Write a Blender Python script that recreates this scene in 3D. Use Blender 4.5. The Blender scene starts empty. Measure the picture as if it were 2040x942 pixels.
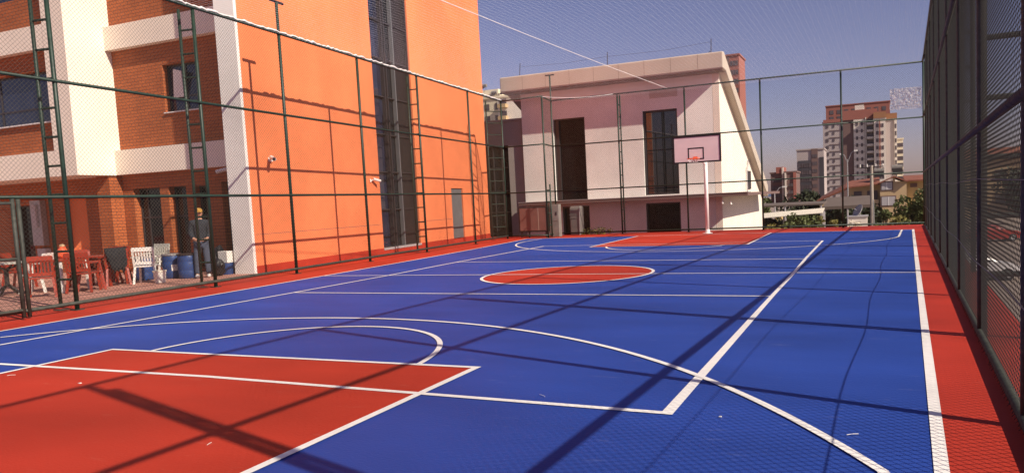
import bpy, bmesh, math, random
from mathutils import Vector, Matrix
random.seed(7)
R = math.radians
S = bpy.context.scene
col = S.collection

# ---------------------------------------------------------------- camera
CX, CY, CZ = 5.88753, -14.11185, 1.50223
RV = Vector((0.92474778, 0.37769356, -0.04678805))
UV = Vector((0.01280549, 0.09198984, 0.9956776))
FV = Vector((-0.38036505, 0.92134979, -0.08023085))
cam = bpy.data.cameras.new('camera'); co = bpy.data.objects.new('camera', cam); col.objects.link(co)
cam.sensor_width = 36; cam.sensor_fit = 'HORIZONTAL'
cam.lens = 1469.17*36/2040
cam.shift_x = (1020-1134.6)/2040; cam.shift_y = (520.5-471)/2040
cam.clip_start = 0.05; cam.clip_end = 9000
co.matrix_world = Matrix(((RV.x, UV.x, -FV.x, CX), (RV.y, UV.y, -FV.y, CY), (RV.z, UV.z, -FV.z, CZ), (0, 0, 0, 1)))
S.camera = co

# ---------------------------------------------------------------- light
SUN = Vector((1.25, -0.40, 1.0)).normalized()
ELEV = math.asin(SUN.z); AZ = math.atan2(SUN.x, SUN.y)
W = bpy.data.worlds.new('World'); S.world = W; W.use_nodes = True
nt = W.node_tree; nt.nodes.clear()
out = nt.nodes.new('ShaderNodeOutputWorld'); bg = nt.nodes.new('ShaderNodeBackground')
sky = nt.nodes.new('ShaderNodeTexSky'); sky.sky_type = 'NISHITA'; sky.sun_disc = False
sky.sun_elevation = ELEV; sky.sun_rotation = AZ; sky.altitude = 50
sky.air_density = 1.0; sky.dust_density = 0.8; sky.ozone_density = 1.6
tint = nt.nodes.new('ShaderNodeMix'); tint.data_type = 'RGBA'; tint.blend_type = 'MULTIPLY'; tint.inputs[0].default_value = 1
tint.inputs[7].default_value = (1.0, 0.765, 0.95, 1)
nt.links.new(sky.outputs[0], tint.inputs[6]); nt.links.new(tint.outputs[2], bg.inputs[0]); nt.links.new(bg.outputs[0], out.inputs[0])
bg.inputs[1].default_value = 0.066
sl = bpy.data.lights.new('sun', 'SUN'); so = bpy.data.objects.new('sun', sl); col.objects.link(so)
sl.energy = 5.0; sl.angle = R(0.53); sl.color = (1.0, 0.87, 0.72)
so.rotation_euler = (-SUN).to_track_quat('-Z', 'Y').to_euler(); so.location = SUN*60
S.view_settings.view_transform = 'Standard'; S.view_settings.look = 'None'
S.view_settings.exposure = 0.42; S.view_settings.gamma = 1
S.cycles.max_bounces = 6; S.cycles.transparent_max_bounces = 12

# ---------------------------------------------------------------- materials
def mat(name, c, rough=0.7, var=0.12, scale=3.0, metal=0.0, bump=0.0, bscale=60.0, spec=0.5, ior=None, stretch=None):
    m = bpy.data.materials.new(name); m.use_nodes = True
    n = m.node_tree; b = n.nodes['Principled BSDF']
    b.inputs['Roughness'].default_value = rough; b.inputs['Metallic'].default_value = metal
    b.inputs['Specular IOR Level'].default_value = spec
    if ior: b.inputs['IOR'].default_value = ior
    geo = n.nodes.new('ShaderNodeNewGeometry'); mp = n.nodes.new('ShaderNodeMapping')
    if stretch: mp.inputs['Scale'].default_value = stretch
    n.links.new(geo.outputs['Position'], mp.inputs[0])
    tx = n.nodes.new('ShaderNodeTexNoise'); tx.inputs['Scale'].default_value = scale; tx.inputs['Detail'].default_value = 6
    n.links.new(mp.outputs[0], tx.inputs['Vector'])
    rp = n.nodes.new('ShaderNodeValToRGB'); e = rp.color_ramp.elements
    e[0].position = 0.3; e[1].position = 0.7
    e[0].color = (*[x*(1-var) for x in c[:3]], 1); e[1].color = (*[min(1, x*(1+var)) for x in c[:3]], 1)
    n.links.new(tx.outputs[0], rp.inputs[0]); n.links.new(rp.outputs[0], b.inputs['Base Color'])
    if bump:
        t2 = n.nodes.new('ShaderNodeTexNoise'); t2.inputs['Scale'].default_value = bscale; t2.inputs['Detail'].default_value = 4
        n.links.new(mp.outputs[0], t2.inputs['Vector'])
        bp = n.nodes.new('ShaderNodeBump'); bp.inputs['Strength'].default_value = bump; bp.inputs['Distance'].default_value = 0.01
        n.links.new(t2.outputs[0], bp.inputs['Height']); n.links.new(bp.outputs[0], b.inputs['Normal'])
    return m

def brickmat(name, c1, c2, mortar, bw=0.26, bh=0.085, ms=0.012, offset=0.5, flat=False, msmooth=0.1):
    m = mat(name, c1, 0.85, bump=0.0); n = m.node_tree; b = n.nodes['Principled BSDF']
    for l in list(b.inputs['Base Color'].links): n.links.remove(l)
    geo = n.nodes.new('ShaderNodeNewGeometry'); sep = n.nodes.new('ShaderNodeSeparateXYZ'); n.links.new(geo.outputs['Position'], sep.inputs[0])
    cb = n.nodes.new('ShaderNodeCombineXYZ')
    if flat:
        n.links.new(sep.outputs[0], cb.inputs[0]); n.links.new(sep.outputs[1], cb.inputs[1])
    else:
        ad = n.nodes.new('ShaderNodeMath'); ad.operation = 'ADD'
        n.links.new(sep.outputs[0], ad.inputs[0]); n.links.new(sep.outputs[1], ad.inputs[1])
        n.links.new(ad.outputs[0], cb.inputs[0]); n.links.new(sep.outputs[2], cb.inputs[1])
    br = n.nodes.new('ShaderNodeTexBrick'); n.links.new(cb.outputs[0], br.inputs['Vector'])
    br.inputs['Scale'].default_value = 1.0; br.inputs['Brick Width'].default_value = bw; br.inputs['Row Height'].default_value = bh
    br.inputs['Mortar Size'].default_value = ms; br.inputs['Mortar Smooth'].default_value = msmooth; br.offset = offset
    br.inputs['Color1'].default_value = (*c1, 1); br.inputs['Color2'].default_value = (*c2, 1); br.inputs['Mortar'].default_value = (*mortar, 1)
    nz = n.nodes.new('ShaderNodeTexNoise'); nz.inputs['Scale'].default_value = 1.3; nz.inputs['Detail'].default_value = 5
    n.links.new(geo.outputs['Position'], nz.inputs['Vector'])
    mr = n.nodes.new('ShaderNodeMapRange'); mr.inputs[1].default_value = .3; mr.inputs[2].default_value = .7; mr.inputs[3].default_value = .85; mr.inputs[4].default_value = 1.12
    n.links.new(nz.outputs[0], mr.inputs[0])
    mx = n.nodes.new('ShaderNodeMix'); mx.data_type = 'RGBA'; mx.blend_type = 'MULTIPLY'; mx.inputs[0].default_value = 1
    n.links.new(br.outputs[0], mx.inputs[6]); n.links.new(mr.outputs[0], mx.inputs[7])
    n.links.new(mx.outputs[2], b.inputs['Base Color'])
    bp = n.nodes.new('ShaderNodeBump'); bp.inputs['Strength'].default_value = 0.6; bp.inputs['Distance'].default_value = 0.012; bp.invert = True
    n.links.new(br.outputs['Fac'], bp.inputs['Height']); n.links.new(bp.outputs[0], b.inputs['Normal'])
    return m

def scuff(m, amt=0.10, c=(0.45, 0.42, 0.5), sc=(1.6, 7, 1), thr=.62):
    n = m.node_tree; b = n.nodes['Principled BSDF']; src = b.inputs['Base Color'].links[0].from_socket
    geo = n.nodes.new('ShaderNodeNewGeometry'); mp = n.nodes.new('ShaderNodeMapping'); mp.inputs['Scale'].default_value = sc; mp.inputs['Rotation'].default_value = (0, 0, .2)
    n.links.new(geo.outputs['Position'], mp.inputs[0]); t = n.nodes.new('ShaderNodeTexNoise'); t.inputs['Scale'].default_value = 1.3; t.inputs['Detail'].default_value = 7; t.inputs['Roughness'].default_value = .65
    n.links.new(mp.outputs[0], t.inputs['Vector']); rr = n.nodes.new('ShaderNodeMapRange'); rr.inputs[1].default_value = thr; rr.inputs[2].default_value = thr+.14; rr.inputs[3].default_value = 0; rr.inputs[4].default_value = amt
    n.links.new(t.outputs[0], rr.inputs[0]); mx = n.nodes.new('ShaderNodeMix'); mx.data_type = 'RGBA'; mx.inputs[7].default_value = (*c, 1)
    n.links.new(rr.outputs[0], mx.inputs[0]); n.links.new(src, mx.inputs[6])
    t2 = n.nodes.new('ShaderNodeTexNoise'); t2.inputs['Scale'].default_value = .35; t2.inputs['Detail'].default_value = 3; n.links.new(geo.outputs['Position'], t2.inputs['Vector'])
    r2 = n.nodes.new('ShaderNodeMapRange'); r2.inputs[1].default_value = .35; r2.inputs[2].default_value = .65; r2.inputs[3].default_value = .90; r2.inputs[4].default_value = 1.10; n.links.new(t2.outputs[0], r2.inputs[0])
    m2 = n.nodes.new('ShaderNodeMix'); m2.data_type = 'RGBA'; m2.blend_type = 'MULTIPLY'; m2.inputs[0].default_value = 1; n.links.new(mx.outputs[2], m2.inputs[6]); n.links.new(r2.outputs[0], m2.inputs[7])
    n.links.new(m2.outputs[2], b.inputs['Base Color'])

M = dict(
 blue=mat('blue acrylic', (0.021, 0.058, 0.30), 0.6, 0.13, 1.4, bump=0.25, bscale=90, stretch=(.35, 1, 1), spec=0.16),
 red=mat('red acrylic', (0.42, 0.036, 0.018), 0.65, 0.12, 1.2, bump=0.25, bscale=90, stretch=(.35, 1, 1), spec=0.16),
 apron=mat('red apron', (0.41, 0.035, 0.018), 0.65, 0.14, 1.0, bump=0.3, bscale=70, spec=0.2),
 line=mat('white line paint', (0.82, 0.80, 0.76), 0.6, 0.05, 9),
 orange=mat('orange render', (0.78, 0.225, 0.090), 0.95, 0.05, 1.1, bump=0.3, bscale=120, spec=0.15, stretch=(1, 1, .16)),
 white=mat('white render', (0.82, 0.74, 0.63), 0.95, 0.04, 0.8, bump=0.2, bscale=90),
 cream=mat('offwhite render', (0.77, 0.765, 0.715), 0.95, 0.04, 0.5, bump=0.2, bscale=90),
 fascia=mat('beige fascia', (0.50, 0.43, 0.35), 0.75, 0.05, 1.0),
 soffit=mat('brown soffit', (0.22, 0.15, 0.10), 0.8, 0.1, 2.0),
 grey=mat('grey render', (0.34, 0.31, 0.28), 0.9, 0.06, 1.0, bump=0.2),
 green=mat('green fence paint', (0.010, 0.030, 0.019), 0.5, 0.3, 9, bump=0.3, bscale=60),
 greengrey=mat('weathered green fence paint', (0.036, 0.040, 0.031), 0.65, 0.45, 14, bump=0.4, bscale=80),
 mesh=mat('green coated wire', (0.070, 0.065, 0.045), 0.5, 0.15, 5),
 meshshade=mat('shade toned coated wire', (0.012, 0.012, 0.010), 0.6, 0.15, 5),  # near-black base: the right fence's shadow side is put into the wire colour
 rope=mat('white rope', (0.75, 0.72, 0.70), 0.9, 0.2, 20),
 net=mat('white net thread', (0.72, 0.70, 0.72), 0.9, 0.05, 5),
 glass=mat('dark window glass', (0.010, 0.012, 0.016), 0.04, 0.3, 1.5, ior=1.42),
 blueglass=mat('blue tinted glass', (0.018, 0.022, 0.045), 0.04, 0.3, 1.5, ior=1.6),
 char=mat('charcoal panel', (0.016, 0.012, 0.011), 0.5, 0.1, 1.2),
 darkpane=mat('unlit window glass', (0.010, 0.008, 0.009), 0.12, 0.3, 1.5, spec=0.12),
 frame=mat('dark window frame', (0.035, 0.030, 0.032), 0.4, 0.1, 4),
 pvc=mat('white window frame', (0.7, 0.68, 0.66), 0.5, 0.05, 4),
 lgrey=mat('light grey metal', (0.42, 0.40, 0.40), 0.45, 0.06, 3),
 door=mat('grey door paint', (0.13, 0.135, 0.14), 0.5, 0.06, 3),
 steel=mat('galvanised steel', (0.40, 0.39, 0.38), 0.45, 0.12, 6, metal=0.6),
 bwhite=mat('white gloss paint', (0.78, 0.76, 0.74), 0.35, 0.04, 5),
 tank=mat('dull grey metal', (0.20, 0.185, 0.165), 0.5, 0.15, 4),
 reflect=mat('reflective window glass', (0.008, 0.009, 0.012), 0.02, 0.2, 1.5, ior=1.95),
 board=mat('pinkish white board', (0.74, 0.58, 0.58), 0.45, 0.04, 3),
 black=mat('black paint', (0.02, 0.012, 0.012), 0.5, 0.2, 5),
 ring=mat('orange ring', (0.8, 0.13, 0.05), 0.4, 0.05, 5),
 maroon=mat('reddish brown plastic', (0.30, 0.035, 0.016), 0.42, 0.12, 6),
 wplast=mat('white plastic', (0.76, 0.74, 0.68), 0.4, 0.05, 6),
 gplast=mat('greyish plastic', (0.45, 0.44, 0.38), 0.5, 0.08, 6),
 bplast=mat('blue drum plastic', (0.025, 0.06, 0.19), 0.4, 0.2, 6),
 iron=mat('dark iron', (0.025, 0.018, 0.018), 0.45, 0.2, 8),
 cloth=mat('black cloth', (0.015, 0.015, 0.018), 0.9, 0.3, 12, bump=0.5, bscale=30),
 bag=mat('black bag film', (0.012, 0.012, 0.014), 0.3, 0.3, 12, bump=0.8, bscale=25),
 jean=mat('grey blue denim', (0.055, 0.07, 0.105), 0.9, 0.2, 20, bump=0.3),
 jacket=mat('dark jacket fabric', (0.022, 0.026, 0.034), 0.9, 0.3, 15, bump=0.3),
 skin=mat('skin', (0.42, 0.22, 0.14), 0.6, 0.06, 10),
 yellow=mat('mustard cap fabric', (0.42, 0.23, 0.045), 0.85, 0.1, 20),
 hair=mat('dark hair', (0.02, 0.014, 0.01), 0.8, 0.2, 20),
 ground=mat('dusty concrete', (0.25, 0.20, 0.165), 0.9, 0.15, 0.25, bump=0.2, bscale=8),
 sea=mat('sea', (0.06, 0.09, 0.14), 0.35, 0.15, 0.01),
 tile=brickmat('terrace paving', (0.50, 0.25, 0.19), (0.42, 0.20, 0.15), (0.26, 0.14, 0.11), 0.4, 0.4, 0.012, 0.0, True),
 brick=brickmat('orange brick', (0.42, 0.115, 0.032), (0.36, 0.095, 0.027), (0.17, 0.045, 0.018), 0.30, 0.092, 0.009),
 tred=mat('tower red cladding', (0.30, 0.11, 0.085), 0.9, 0.06, 0.1),
 tgrey=mat('tower grey render', (0.40, 0.345, 0.33), 0.9, 0.06, 0.1),
 tlight=mat('tower light render', (0.66, 0.60, 0.52), 0.9, 0.06, 0.1),
 tbrown=mat('tower brown panel', (0.16, 0.10, 0.09), 0.9, 0.06, 0.1),
 tochre=mat('tower ochre render', (0.30, 0.145, 0.07), 0.9, 0.06, 0.1),
 twin=mat('tower window', (0.10, 0.08, 0.085), 0.2, 0.2, 0.5),
 dirtyglass=mat('bluish grey curtain wall', (0.060, 0.055, 0.062), 0.45, 0.25, 0.12),
 cream2=mat('cream apartment render', (0.72, 0.64, 0.46), 0.9, 0.06, 0.2),
 tan=mat('tan stucco', (0.50, 0.36, 0.20), 0.9, 0.1, 0.5),
 ystucco=mat('yellow stucco', (0.56, 0.40, 0.17), 0.9, 0.08, 0.5),
 rooft=mat('clay roof tiles', (0.22, 0.075, 0.045), 0.85, 0.3, 3),
 awning=mat('pale awning sheet', (0.74, 0.68, 0.54), 0.8, 0.05, 0.5),
 awninggrey=mat('grey awning sheet', (0.13, 0.10, 0.08), 0.8, 0.08, 0.5),
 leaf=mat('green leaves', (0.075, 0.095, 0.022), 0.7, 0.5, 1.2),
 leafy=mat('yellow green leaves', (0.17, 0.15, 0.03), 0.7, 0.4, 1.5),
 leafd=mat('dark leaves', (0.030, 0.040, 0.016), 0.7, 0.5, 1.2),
 bark=mat('bark', (0.14, 0.09, 0.055), 0.9, 0.2, 6),
 carw=mat('white car paint', (0.78, 0.77, 0.77), 0.25, 0.02, 2),
 carr=mat('red car paint', (0.35, 0.03, 0.02), 0.3, 0.02, 2),
 cars=mat('silver car paint', (0.35, 0.35, 0.36), 0.3, 0.02, 2),
 tyre=mat('tyre rubber', (0.02, 0.02, 0.02), 0.8, 0.1, 10),
 concrete=mat('pole concrete', (0.36, 0.31, 0.26), 0.9, 0.1, 3),
)

scuff(M['blue'], .24, (.32, .34, .5)); scuff(M['red'], .22, (.5, .25, .18)); scuff(M['apron'], .10, (.5, .28, .2)); scuff(M['orange'], .10, (.45, .16, .08), (1.2, 1.2, .22), .60); scuff(M['line'], .4, (.45, .42, .42), (6, 6, 1), .6); scuff(M['cream'], .12, (.5, .42, .36), (1, 1, .25), .58)

# ---------------------------------------------------------------- mesh helper
class MB:
    def __init__(s): s.v = []; s.f = []
    def box(s, x0, x1, y0, y1, z0, z1):
        return s.prism([(x0, y0), (x1, y0), (x1, y1), (x0, y1)], z0, z1)
    def prism(s, P, z0, z1):           # P: ccw polygon in plan; z may be numbers
        k = len(s.v); n = len(P)
        a = sum(P[i][0]*P[(i+1) % n][1]-P[(i+1) % n][0]*P[i][1] for i in range(n))
        if a < 0: P = P[::-1]
        s.v += [(x, y, z0) for x, y in P]+[(x, y, z1) for x, y in P]
        s.f.append(tuple(range(k+n-1, k-1, -1))); s.f.append(tuple(range(k+n, k+2*n)))
        for i in range(n):
            j = (i+1) % n; s.f.append((k+i, k+j, k+n+j, k+n+i))
        return s
    def xprism(s, P, x0, x1):          # P polygon in (y,z), extruded along x
        k = len(s.v); n = len(P)
        s.v += [(x0, y, z) for y, z in P]+[(x1, y, z) for y, z in P]
        s.f.append(tuple(range(k+n-1, k-1, -1))); s.f.append(tuple(range(k+n, k+2*n)))
        for i in range(n):
            j = (i+1) % n; s.f.append((k+i, k+j, k+n+j, k+n+i))
        return s
    def sheet(s, P, z):
        k = len(s.v); s.v += [(x, y, z) for x, y in P]; s.f.append(tuple(range(k, k+len(P)))); return s
    def tube(s, pts, r, n=8, cap=True):
        pts = [Vector(p) for p in pts]; rs = r if isinstance(r, (list, tuple)) else [r]*len(pts)
        k0 = len(s.v); up = None
        for i, p in enumerate(pts):
            d = (pts[min(i+1, len(pts)-1)]-pts[max(i-1, 0)]).normalized()
            if up is None or abs(up.dot(d)) > 0.95: up = Vector((0, 0, 1)) if abs(d.z) < 0.9 else Vector((1, 0, 0))
            a = d.cross(up).normalized(); b = a.cross(d).normalized(); up = b
            for j in range(n):
                t = 2*math.pi*j/n+math.pi/n; q = p+(a*math.cos(t)+b*math.sin(t))*rs[i]; s.v.append(tuple(q))
        for i in range(len(pts)-1):
            for j in range(n):
                a0 = k0+i*n+j; a1 = k0+i*n+(j+1) % n; s.f.append((a0, a1, a1+n, a0+n))
        if cap:
            s.f.append(tuple(range(k0+n-1, k0-1, -1))); e = k0+(len(pts)-1)*n; s.f.append(tuple(range(e, e+n)))
        return s
    def bar(s, a, b, w, h):            # rectangular bar between two points
        a = Vector(a); b = Vector(b); d = (b-a).normalized()
        up = Vector((0, 0, 1)) if abs(d.z) < 0.95 else Vector((0, 1, 0))
        x = d.cross(up).normalized()*w/2; y = x.normalized().cross(d).normalized()*h/2
        k = len(s.v)
        for p in (a, b):
            for sx, sy in ((-1, -1), (1, -1), (1, 1), (-1, 1)): s.v.append(tuple(p+x*sx+y*sy))
        for f in ((3, 2, 1, 0), (4, 5, 6, 7), (0, 1, 5, 4), (1, 2, 6, 5), (2, 3, 7, 6), (3, 0, 4, 7)): s.f.append(tuple(k+i for i in f))
        return s
    def lathe(s, prof, n=24, c=(0, 0, 0), sx=1, sy=1):
        k = len(s.v)
        for r, z in prof:
            for j in range(n):
                t = 2*math.pi*j/n; s.v.append((c[0]+r*math.cos(t)*sx, c[1]+r*math.sin(t)*sy, c[2]+z))
        for i in range(len(prof)-1):
            for j in range(n):
                a = k+i*n+j; b = k+i*n+(j+1) % n; s.f.append((a, b, b+n, a+n))
        s.f.append(tuple(range(k+n-1, k-1, -1))); e = k+(len(prof)-1)*n; s.f.append(tuple(range(e, e+n)))
        return s
    def build(s, name, m, parent=None, smooth=False, bevel=0, loc=None):
        me = bpy.data.meshes.new(name); me.from_pydata(s.v, [], s.f); me.update()
        o = bpy.data.objects.new(name, me); col.objects.link(o)
        me.materials.append(M[m] if isinstance(m, str) else m)
        if smooth:
            for p in me.polygons: p.use_smooth = True
        if bevel:
            b = o.modifiers.new('bevel', 'BEVEL'); b.width = bevel; b.segments = 2; b.limit_method = 'ANGLE'
        if parent: o.parent = parent
        if loc: o.location = loc
        return o

def tag(o, label=None, cat=None, group=None, kind=None):
    if label: o['label'] = label
    if cat: o['category'] = cat
    if group: o['group'] = group
    if kind: o['kind'] = kind
    return o
def thing(name, loc, label, cat, rz=0, group=None):
    o = bpy.data.objects.new(name, None); col.objects.link(o); o.location = loc; o.rotation_euler = (0, 0, rz); o.empty_display_size = .2
    return tag(o, label, cat, group)
def struct(mb, name, m): return tag(mb.build(name, m), kind='structure')
def copy_tree(o, parent=None, kids=None):
    kids = KIDS(o) if kids is None else kids
    c = o.copy(); col.objects.link(c); c.parent = parent
    for ch in kids: copy_tree(ch, c)
    return c
def KIDS(o): return [x for x in col.objects if x.parent == o]
def at(px, py, Y):   # a far point seen along this line of sight, at the real depth Y
    d = RV*((px-1134.6)/1469.17)-UV*((py-520.55)/1469.17)+FV
    t = (Y-CY)/d.y
    return Vector((CX+d.x*t, Y, CZ+d.z*t))

# ================================================================= SETTING
GZ = -3.7
fx_l = lambda y: -7.68-0.09*y           # left fence line
fx_r = lambda y: 7.10+0.0385*y          # right fence line
YB = 16.4                               # back fence
sx_l = lambda y: -6.38-0.06*y-0.003*y*y*(1 if y > 0 else .3)
sx_r = lambda y: 6.65+0.041*y
bl = lambda x: 14.2-0.045*x             # far base line
g = MB(); g.sheet([(-2500, -700), (2500, -700), (2500, 900), (-2500, 900)], GZ); struct(g, 'ground', 'ground')
g = MB(); g.sheet([(-6000, 899), (6000, 899), (6000, 8000), (-6000, 8000)], GZ-.4); struct(g, 'sea', 'sea')
g = MB(); g.prism([(-60, -40), (fx_r(-40)+.42, -40), (fx_r(17.3)+.42, 17.3), (-60, 17.3)], GZ+.02, 0.0); struct(g, 'podium_slab', 'apron')
g = MB(); g.sheet([(-8.15, -9), (-8.42, -6), (-8.8, -3.3), (-9.18, 0.72), (-9.9, .72), (-9.9, 1.5), (-45, 1.5), (-45, -30), (-8.15, -30)], .006); struct(g, 'terrace_paving', 'tile')
ys = [-14+i*28.1/24 for i in range(25)]
P = [(sx_r(y), y) for y in ys if y < 13.7]+[(sx_r(13.9), bl(7.2))]
P2 = [(sx_l(y), y) for y in ys if y < 14.3]+[(sx_l(14.5), 14.5)]
g = MB(); g.sheet([(6.1, -14)]+P[1:]+P2[::-1], .004); struct(g, 'blue_court_surface', 'blue')
g = MB(); g.sheet([(2.46, -14), (2.46, -8.16), (-2.5, -8.14), (-2.5, -14)], .0075); struct(g, 'near_key_surface', 'red')
g = MB(); g.sheet([(-2.62, 8.3), (2.46, 8.0), (2.42, 14.1), (-2.8, 14.32)], .0075); struct(g, 'far_key_surface', 'red')
g = MB(); g.sheet([(.02+1.76*math.cos(2*math.pi*i/96), 1.76*math.sin(2*math.pi*i/96)) for i in range(96)], .0075); struct(g, 'centre_circle_surface', 'red')
zc = [0.0088]
def stripe(pts, w=.06, name='court_line'):
    zc[0] += .0004; z = zc[0]; n = len(pts); Lp = []; Rp = []
    closed = pts[0] == pts[-1]
    for i, p in enumerate(pts):
        a = Vector(pts[i-1 if i > 0 else (n-2 if closed else 0)]); b = Vector(pts[i+1 if i < n-1 else (1 if closed else n-1)])
        d = (b-a).normalized(); nn = Vector((-d.y, d.x))
        # mitre where the polyline turns
        k = 1.0
        if 0 < i < n-1:
            d1 = (Vector(p)-a).normalized(); k = 1/max(.5, abs(d1.dot(d)))
        Lp.append((p[0]+nn.x*w/2*k, p[1]+nn.y*w/2*k)); Rp.append((p[0]-nn.x*w/2*k, p[1]-nn.y*w/2*k))
    m = MB(); m.v = [(x, y, z) for x, y in Lp]+[(x, y, z) for x, y in Rp]
    m.f = [(i, n+i, n+i+1, i+1) for i in range(n-1)]
    return struct(m, name, 'line')
stripe([(sx_r(y)-.035, y) for y in ys if y < 13.7]+[(sx_r(13.9)-.035, bl(7.2))], .075)
stripe([(sx_l(y)+.03, y) for y in ys if y < 14.3]+[(sx_l(14.5)+.03, 14.5)], .06)
stripe([(-7.85, 14.48), (-5.5, 14.36), (-2.8, 14.32), (2.4, 14.1), (7.2, 13.75)], .07)
# volleyball court
stripe([(-4.66, -14+4.9-.02), (-3.1, -9.06), (0, -9.04), (4.55, -9.22), (4.53, -3), (4.54, 0), (4.51, 3), (4.52, 8.89), (0, 9.05), (-4.7, 9.23), (-4.63, 3.29), (-4.47, 0), (-4.47, -3.04), (-4.56, -8.2), (-4.66, -9.12)], .062)
stripe([(-4.47, -3.05), (0, -3.12), (4.53, -3.22)], .055); stripe([(-4.62, 3.25), (4.51, 2.85)], .055)
stripe([(sx_l(0)+.05, -.04), (4.5, -.03), (sx_r(0)-.05, -.12)], .055)
# keys, circles and three point arcs
stripe([(-2.46, -14), (-2.5, -8.17), (2.46, -8.20), (2.48, -14)], .062)
stripe([(-2.8, 14.32), (-2.62, 8.3), (2.47, 7.98), (2.41, 14.1)], .062)
def arc(c, ks, t0, t1, n=90, off=0.0):
    L = []
    for i in range(n+1):
        t = t0+(t1-t0)*i/n; r = 0
        for k in ks: r = r*t+k
        L.append((c[0]+(r-off)*math.cos(t), c[1]+(r-off)*math.sin(t)))
    return L
stripe(arc((0, 0), [1.78], 0, 2*math.pi, 120)[:-1]+[(1.78, 0.0)], .065)
stripe(arc((0, -8.17), [0.0169, -0.1501, 0.4152, -0.3308, 1.8117], -.015, 3.13, 60), .06)
stripe(arc((0, -12.4), [-0.4096, 1.8929, -2.1748, 6.9682], .385, 2.423, 120)[::-1]+[(6.12, -10.7), (6.1, -12)], .06)
stripe(arc((0, 8.1), [-0.0463, -0.1276, 0.0019, 1.8152], -3.2, -.107, 60), .06)
stripe([(-6.95, 13.9), (-6.86, 12.6)][:0]+arc((0, 12.5), [-0.1898, -1.6207, -4.4505, -4.1302, 6.0867], -3.339, -.361, 120)+[(6.83, 13.76)], .06)

# ================================================================= BUILDINGS
def holes_wall(mb, x0, x1, z0, z1, holes, y0, y1):
    xs = sorted({x0, x1, *[h[0] for h in holes], *[h[1] for h in holes]})
    for a, b in zip(xs, xs[1:]):
        if b-a < 1e-6: continue
        hs = sorted([(h[2], h[3]) for h in holes if h[0] <= a+1e-6 and h[1] >= b-1e-6]); z = z0
        for p, q in hs:
            if p > z: mb.box(a, b, y0, y1, z, p)
            z = q
        if z < z1: mb.box(a, b, y0, y1, z, z1)
def window(par, x0, x1, z0, z1, y, fm='frame', gm='glass', mull=(), trans=(), fw=.05, label=None):
    f = MB(); d = .07
    f.box(x0, x0+fw, y, y+d, z0, z1).box(x1-fw, x1, y, y+d, z0, z1).box(x0+fw, x1-fw, y, y+d, z0, z0+fw).box(x0+fw, x1-fw, y, y+d, z1-fw, z1)
    for t in mull: f.box(t-fw/2, t+fw/2, y+.005, y+d-.005, z0+fw, z1-fw)
    for t in trans: f.box(x0+fw, x1-fw, y+.008, y+d-.008, t-fw/2, t+fw/2)
    w = f.build('window', fm, par)
    MB().box(x0+.01, x1-.01, y+d/2-.006, y+d/2+.006, z0+.01, z1-.01).build('pane', gm, w)
    if label: w['label'] = label
    return w

# ---- brick building with white bands (left)
bb = thing('brick_building', (-17, 3, 0), 'orange brick building with white bands and a bright white corner column behind the terrace', 'building')
def L(mb):  # shift world coords to the thing's frame
    mb.v = [(x+17, y-3, z) for x, y, z in mb.v]; return mb
class BB(MB):
    def build(s, name, m, parent=None, **k):
        L(s); return MB.build(s, name, m, parent, **k)
YR = 1.53
gh = [(-14.61, -13.5, .12, 2.5), (-13.15, -12.44, .12, 2.48), (-12.14, -11.56, .12, 2.46), (-11.07, -10.42, 0.02, 2.53), (-17.7, -16.75, .68, 2.42), (-20.4, -19.4, .12, 2.2), (-22.9, -21.6, .68, 2.4)]
m = BB(); holes_wall(m, -30, -9.72, 0, 2.93, gh, YR, YR+.3)
holes_wall(m, -15.0, -9.72, 3.65, 6.57, [(-12.97, -11.57, 4.62, 5.96)], YR, YR+.3)
holes_wall(m, -15.0, -9.72, 7.25, 10.2, [(-12.97, -11.57, 8.25, 9.6)], YR, YR+.3)
m.build('wall', 'brick', bb)
m = BB()
m.box(-15.62, -15.06, 1.12, YR-.004, 0, 2.93); m.build('brick_pillar', 'brick', bb)
for a, b in ((2.93, 3.65), (6.57, 7.25), (10.2, 10.9)):
    BB().box(-14.995, -9.72, YR-.2, YR+.28, a, b).build('band', 'white', bb)
# left wing with its own bands, in front
m = BB(); m.box(-40, -15.95, .38, 4, 3.65, 4.55)
holes_wall(m, -40, -15.95, 4.55, 6.03, [(-19.6, -16.0, 4.55, 6.03), (-25.0, -21.4, 4.55, 6.03)], .38, .7)
m.box(-40, -15.95, .38, 4, 6.03, 6.57).box(-40, -15.95, .38, 4, 7.23, 8.15); m.build('wall', 'brick', bb)
for a, b in ((2.93, 3.66), (6.57, 7.24)):
    BB().box(-40, -15.9, .17, 4.2, a, b).build('band', 'white', bb)
BB().box(-15.9, -15.0, .16, YR+.3, 2.92, 14).build('corner_column', 'white', bb)
BB().box(-39, -10.4, 1.9, 5, 0, 14).build('inner_wall', 'char', bb)
BB().box(-40, -15.95, .5, 1.85, 8.15, 14).build('upper_glazing', 'blueglass', bb)
class _p: pass
def bwin(*a, **k):
    n0 = set(o.name for o in col.objects); w = window(bb, *a, **k)
    w.location = (17, -3, 0)
    for v in w.data.vertices: pass
    return w
for (x0, x1, z0, z1) in gh[:3]: bwin(x0, x1, z0, z1, YR+.2, mull=[x0+.32] if x1-x0 > 1 else [], trans=[z0+1.5])
w = bwin(-11.07, -10.42, .02, 2.53, YR+.2, trans=[2.05]); w.name = 'entrance_door'
bwin(-17.7, -16.75, .68, 2.42, YR+.2, trans=[1.5]); bwin(-20.4, -19.4, .12, 2.2, YR+.2); bwin(-22.9, -21.6, .68, 2.4, YR+.2)
bwin(-12.97, -11.57, 4.62, 5.96, YR+.16, gm='blueglass', mull=[-12.25], trans=[5.05], label='upper window with one sash tilted open and a white blind')
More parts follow.
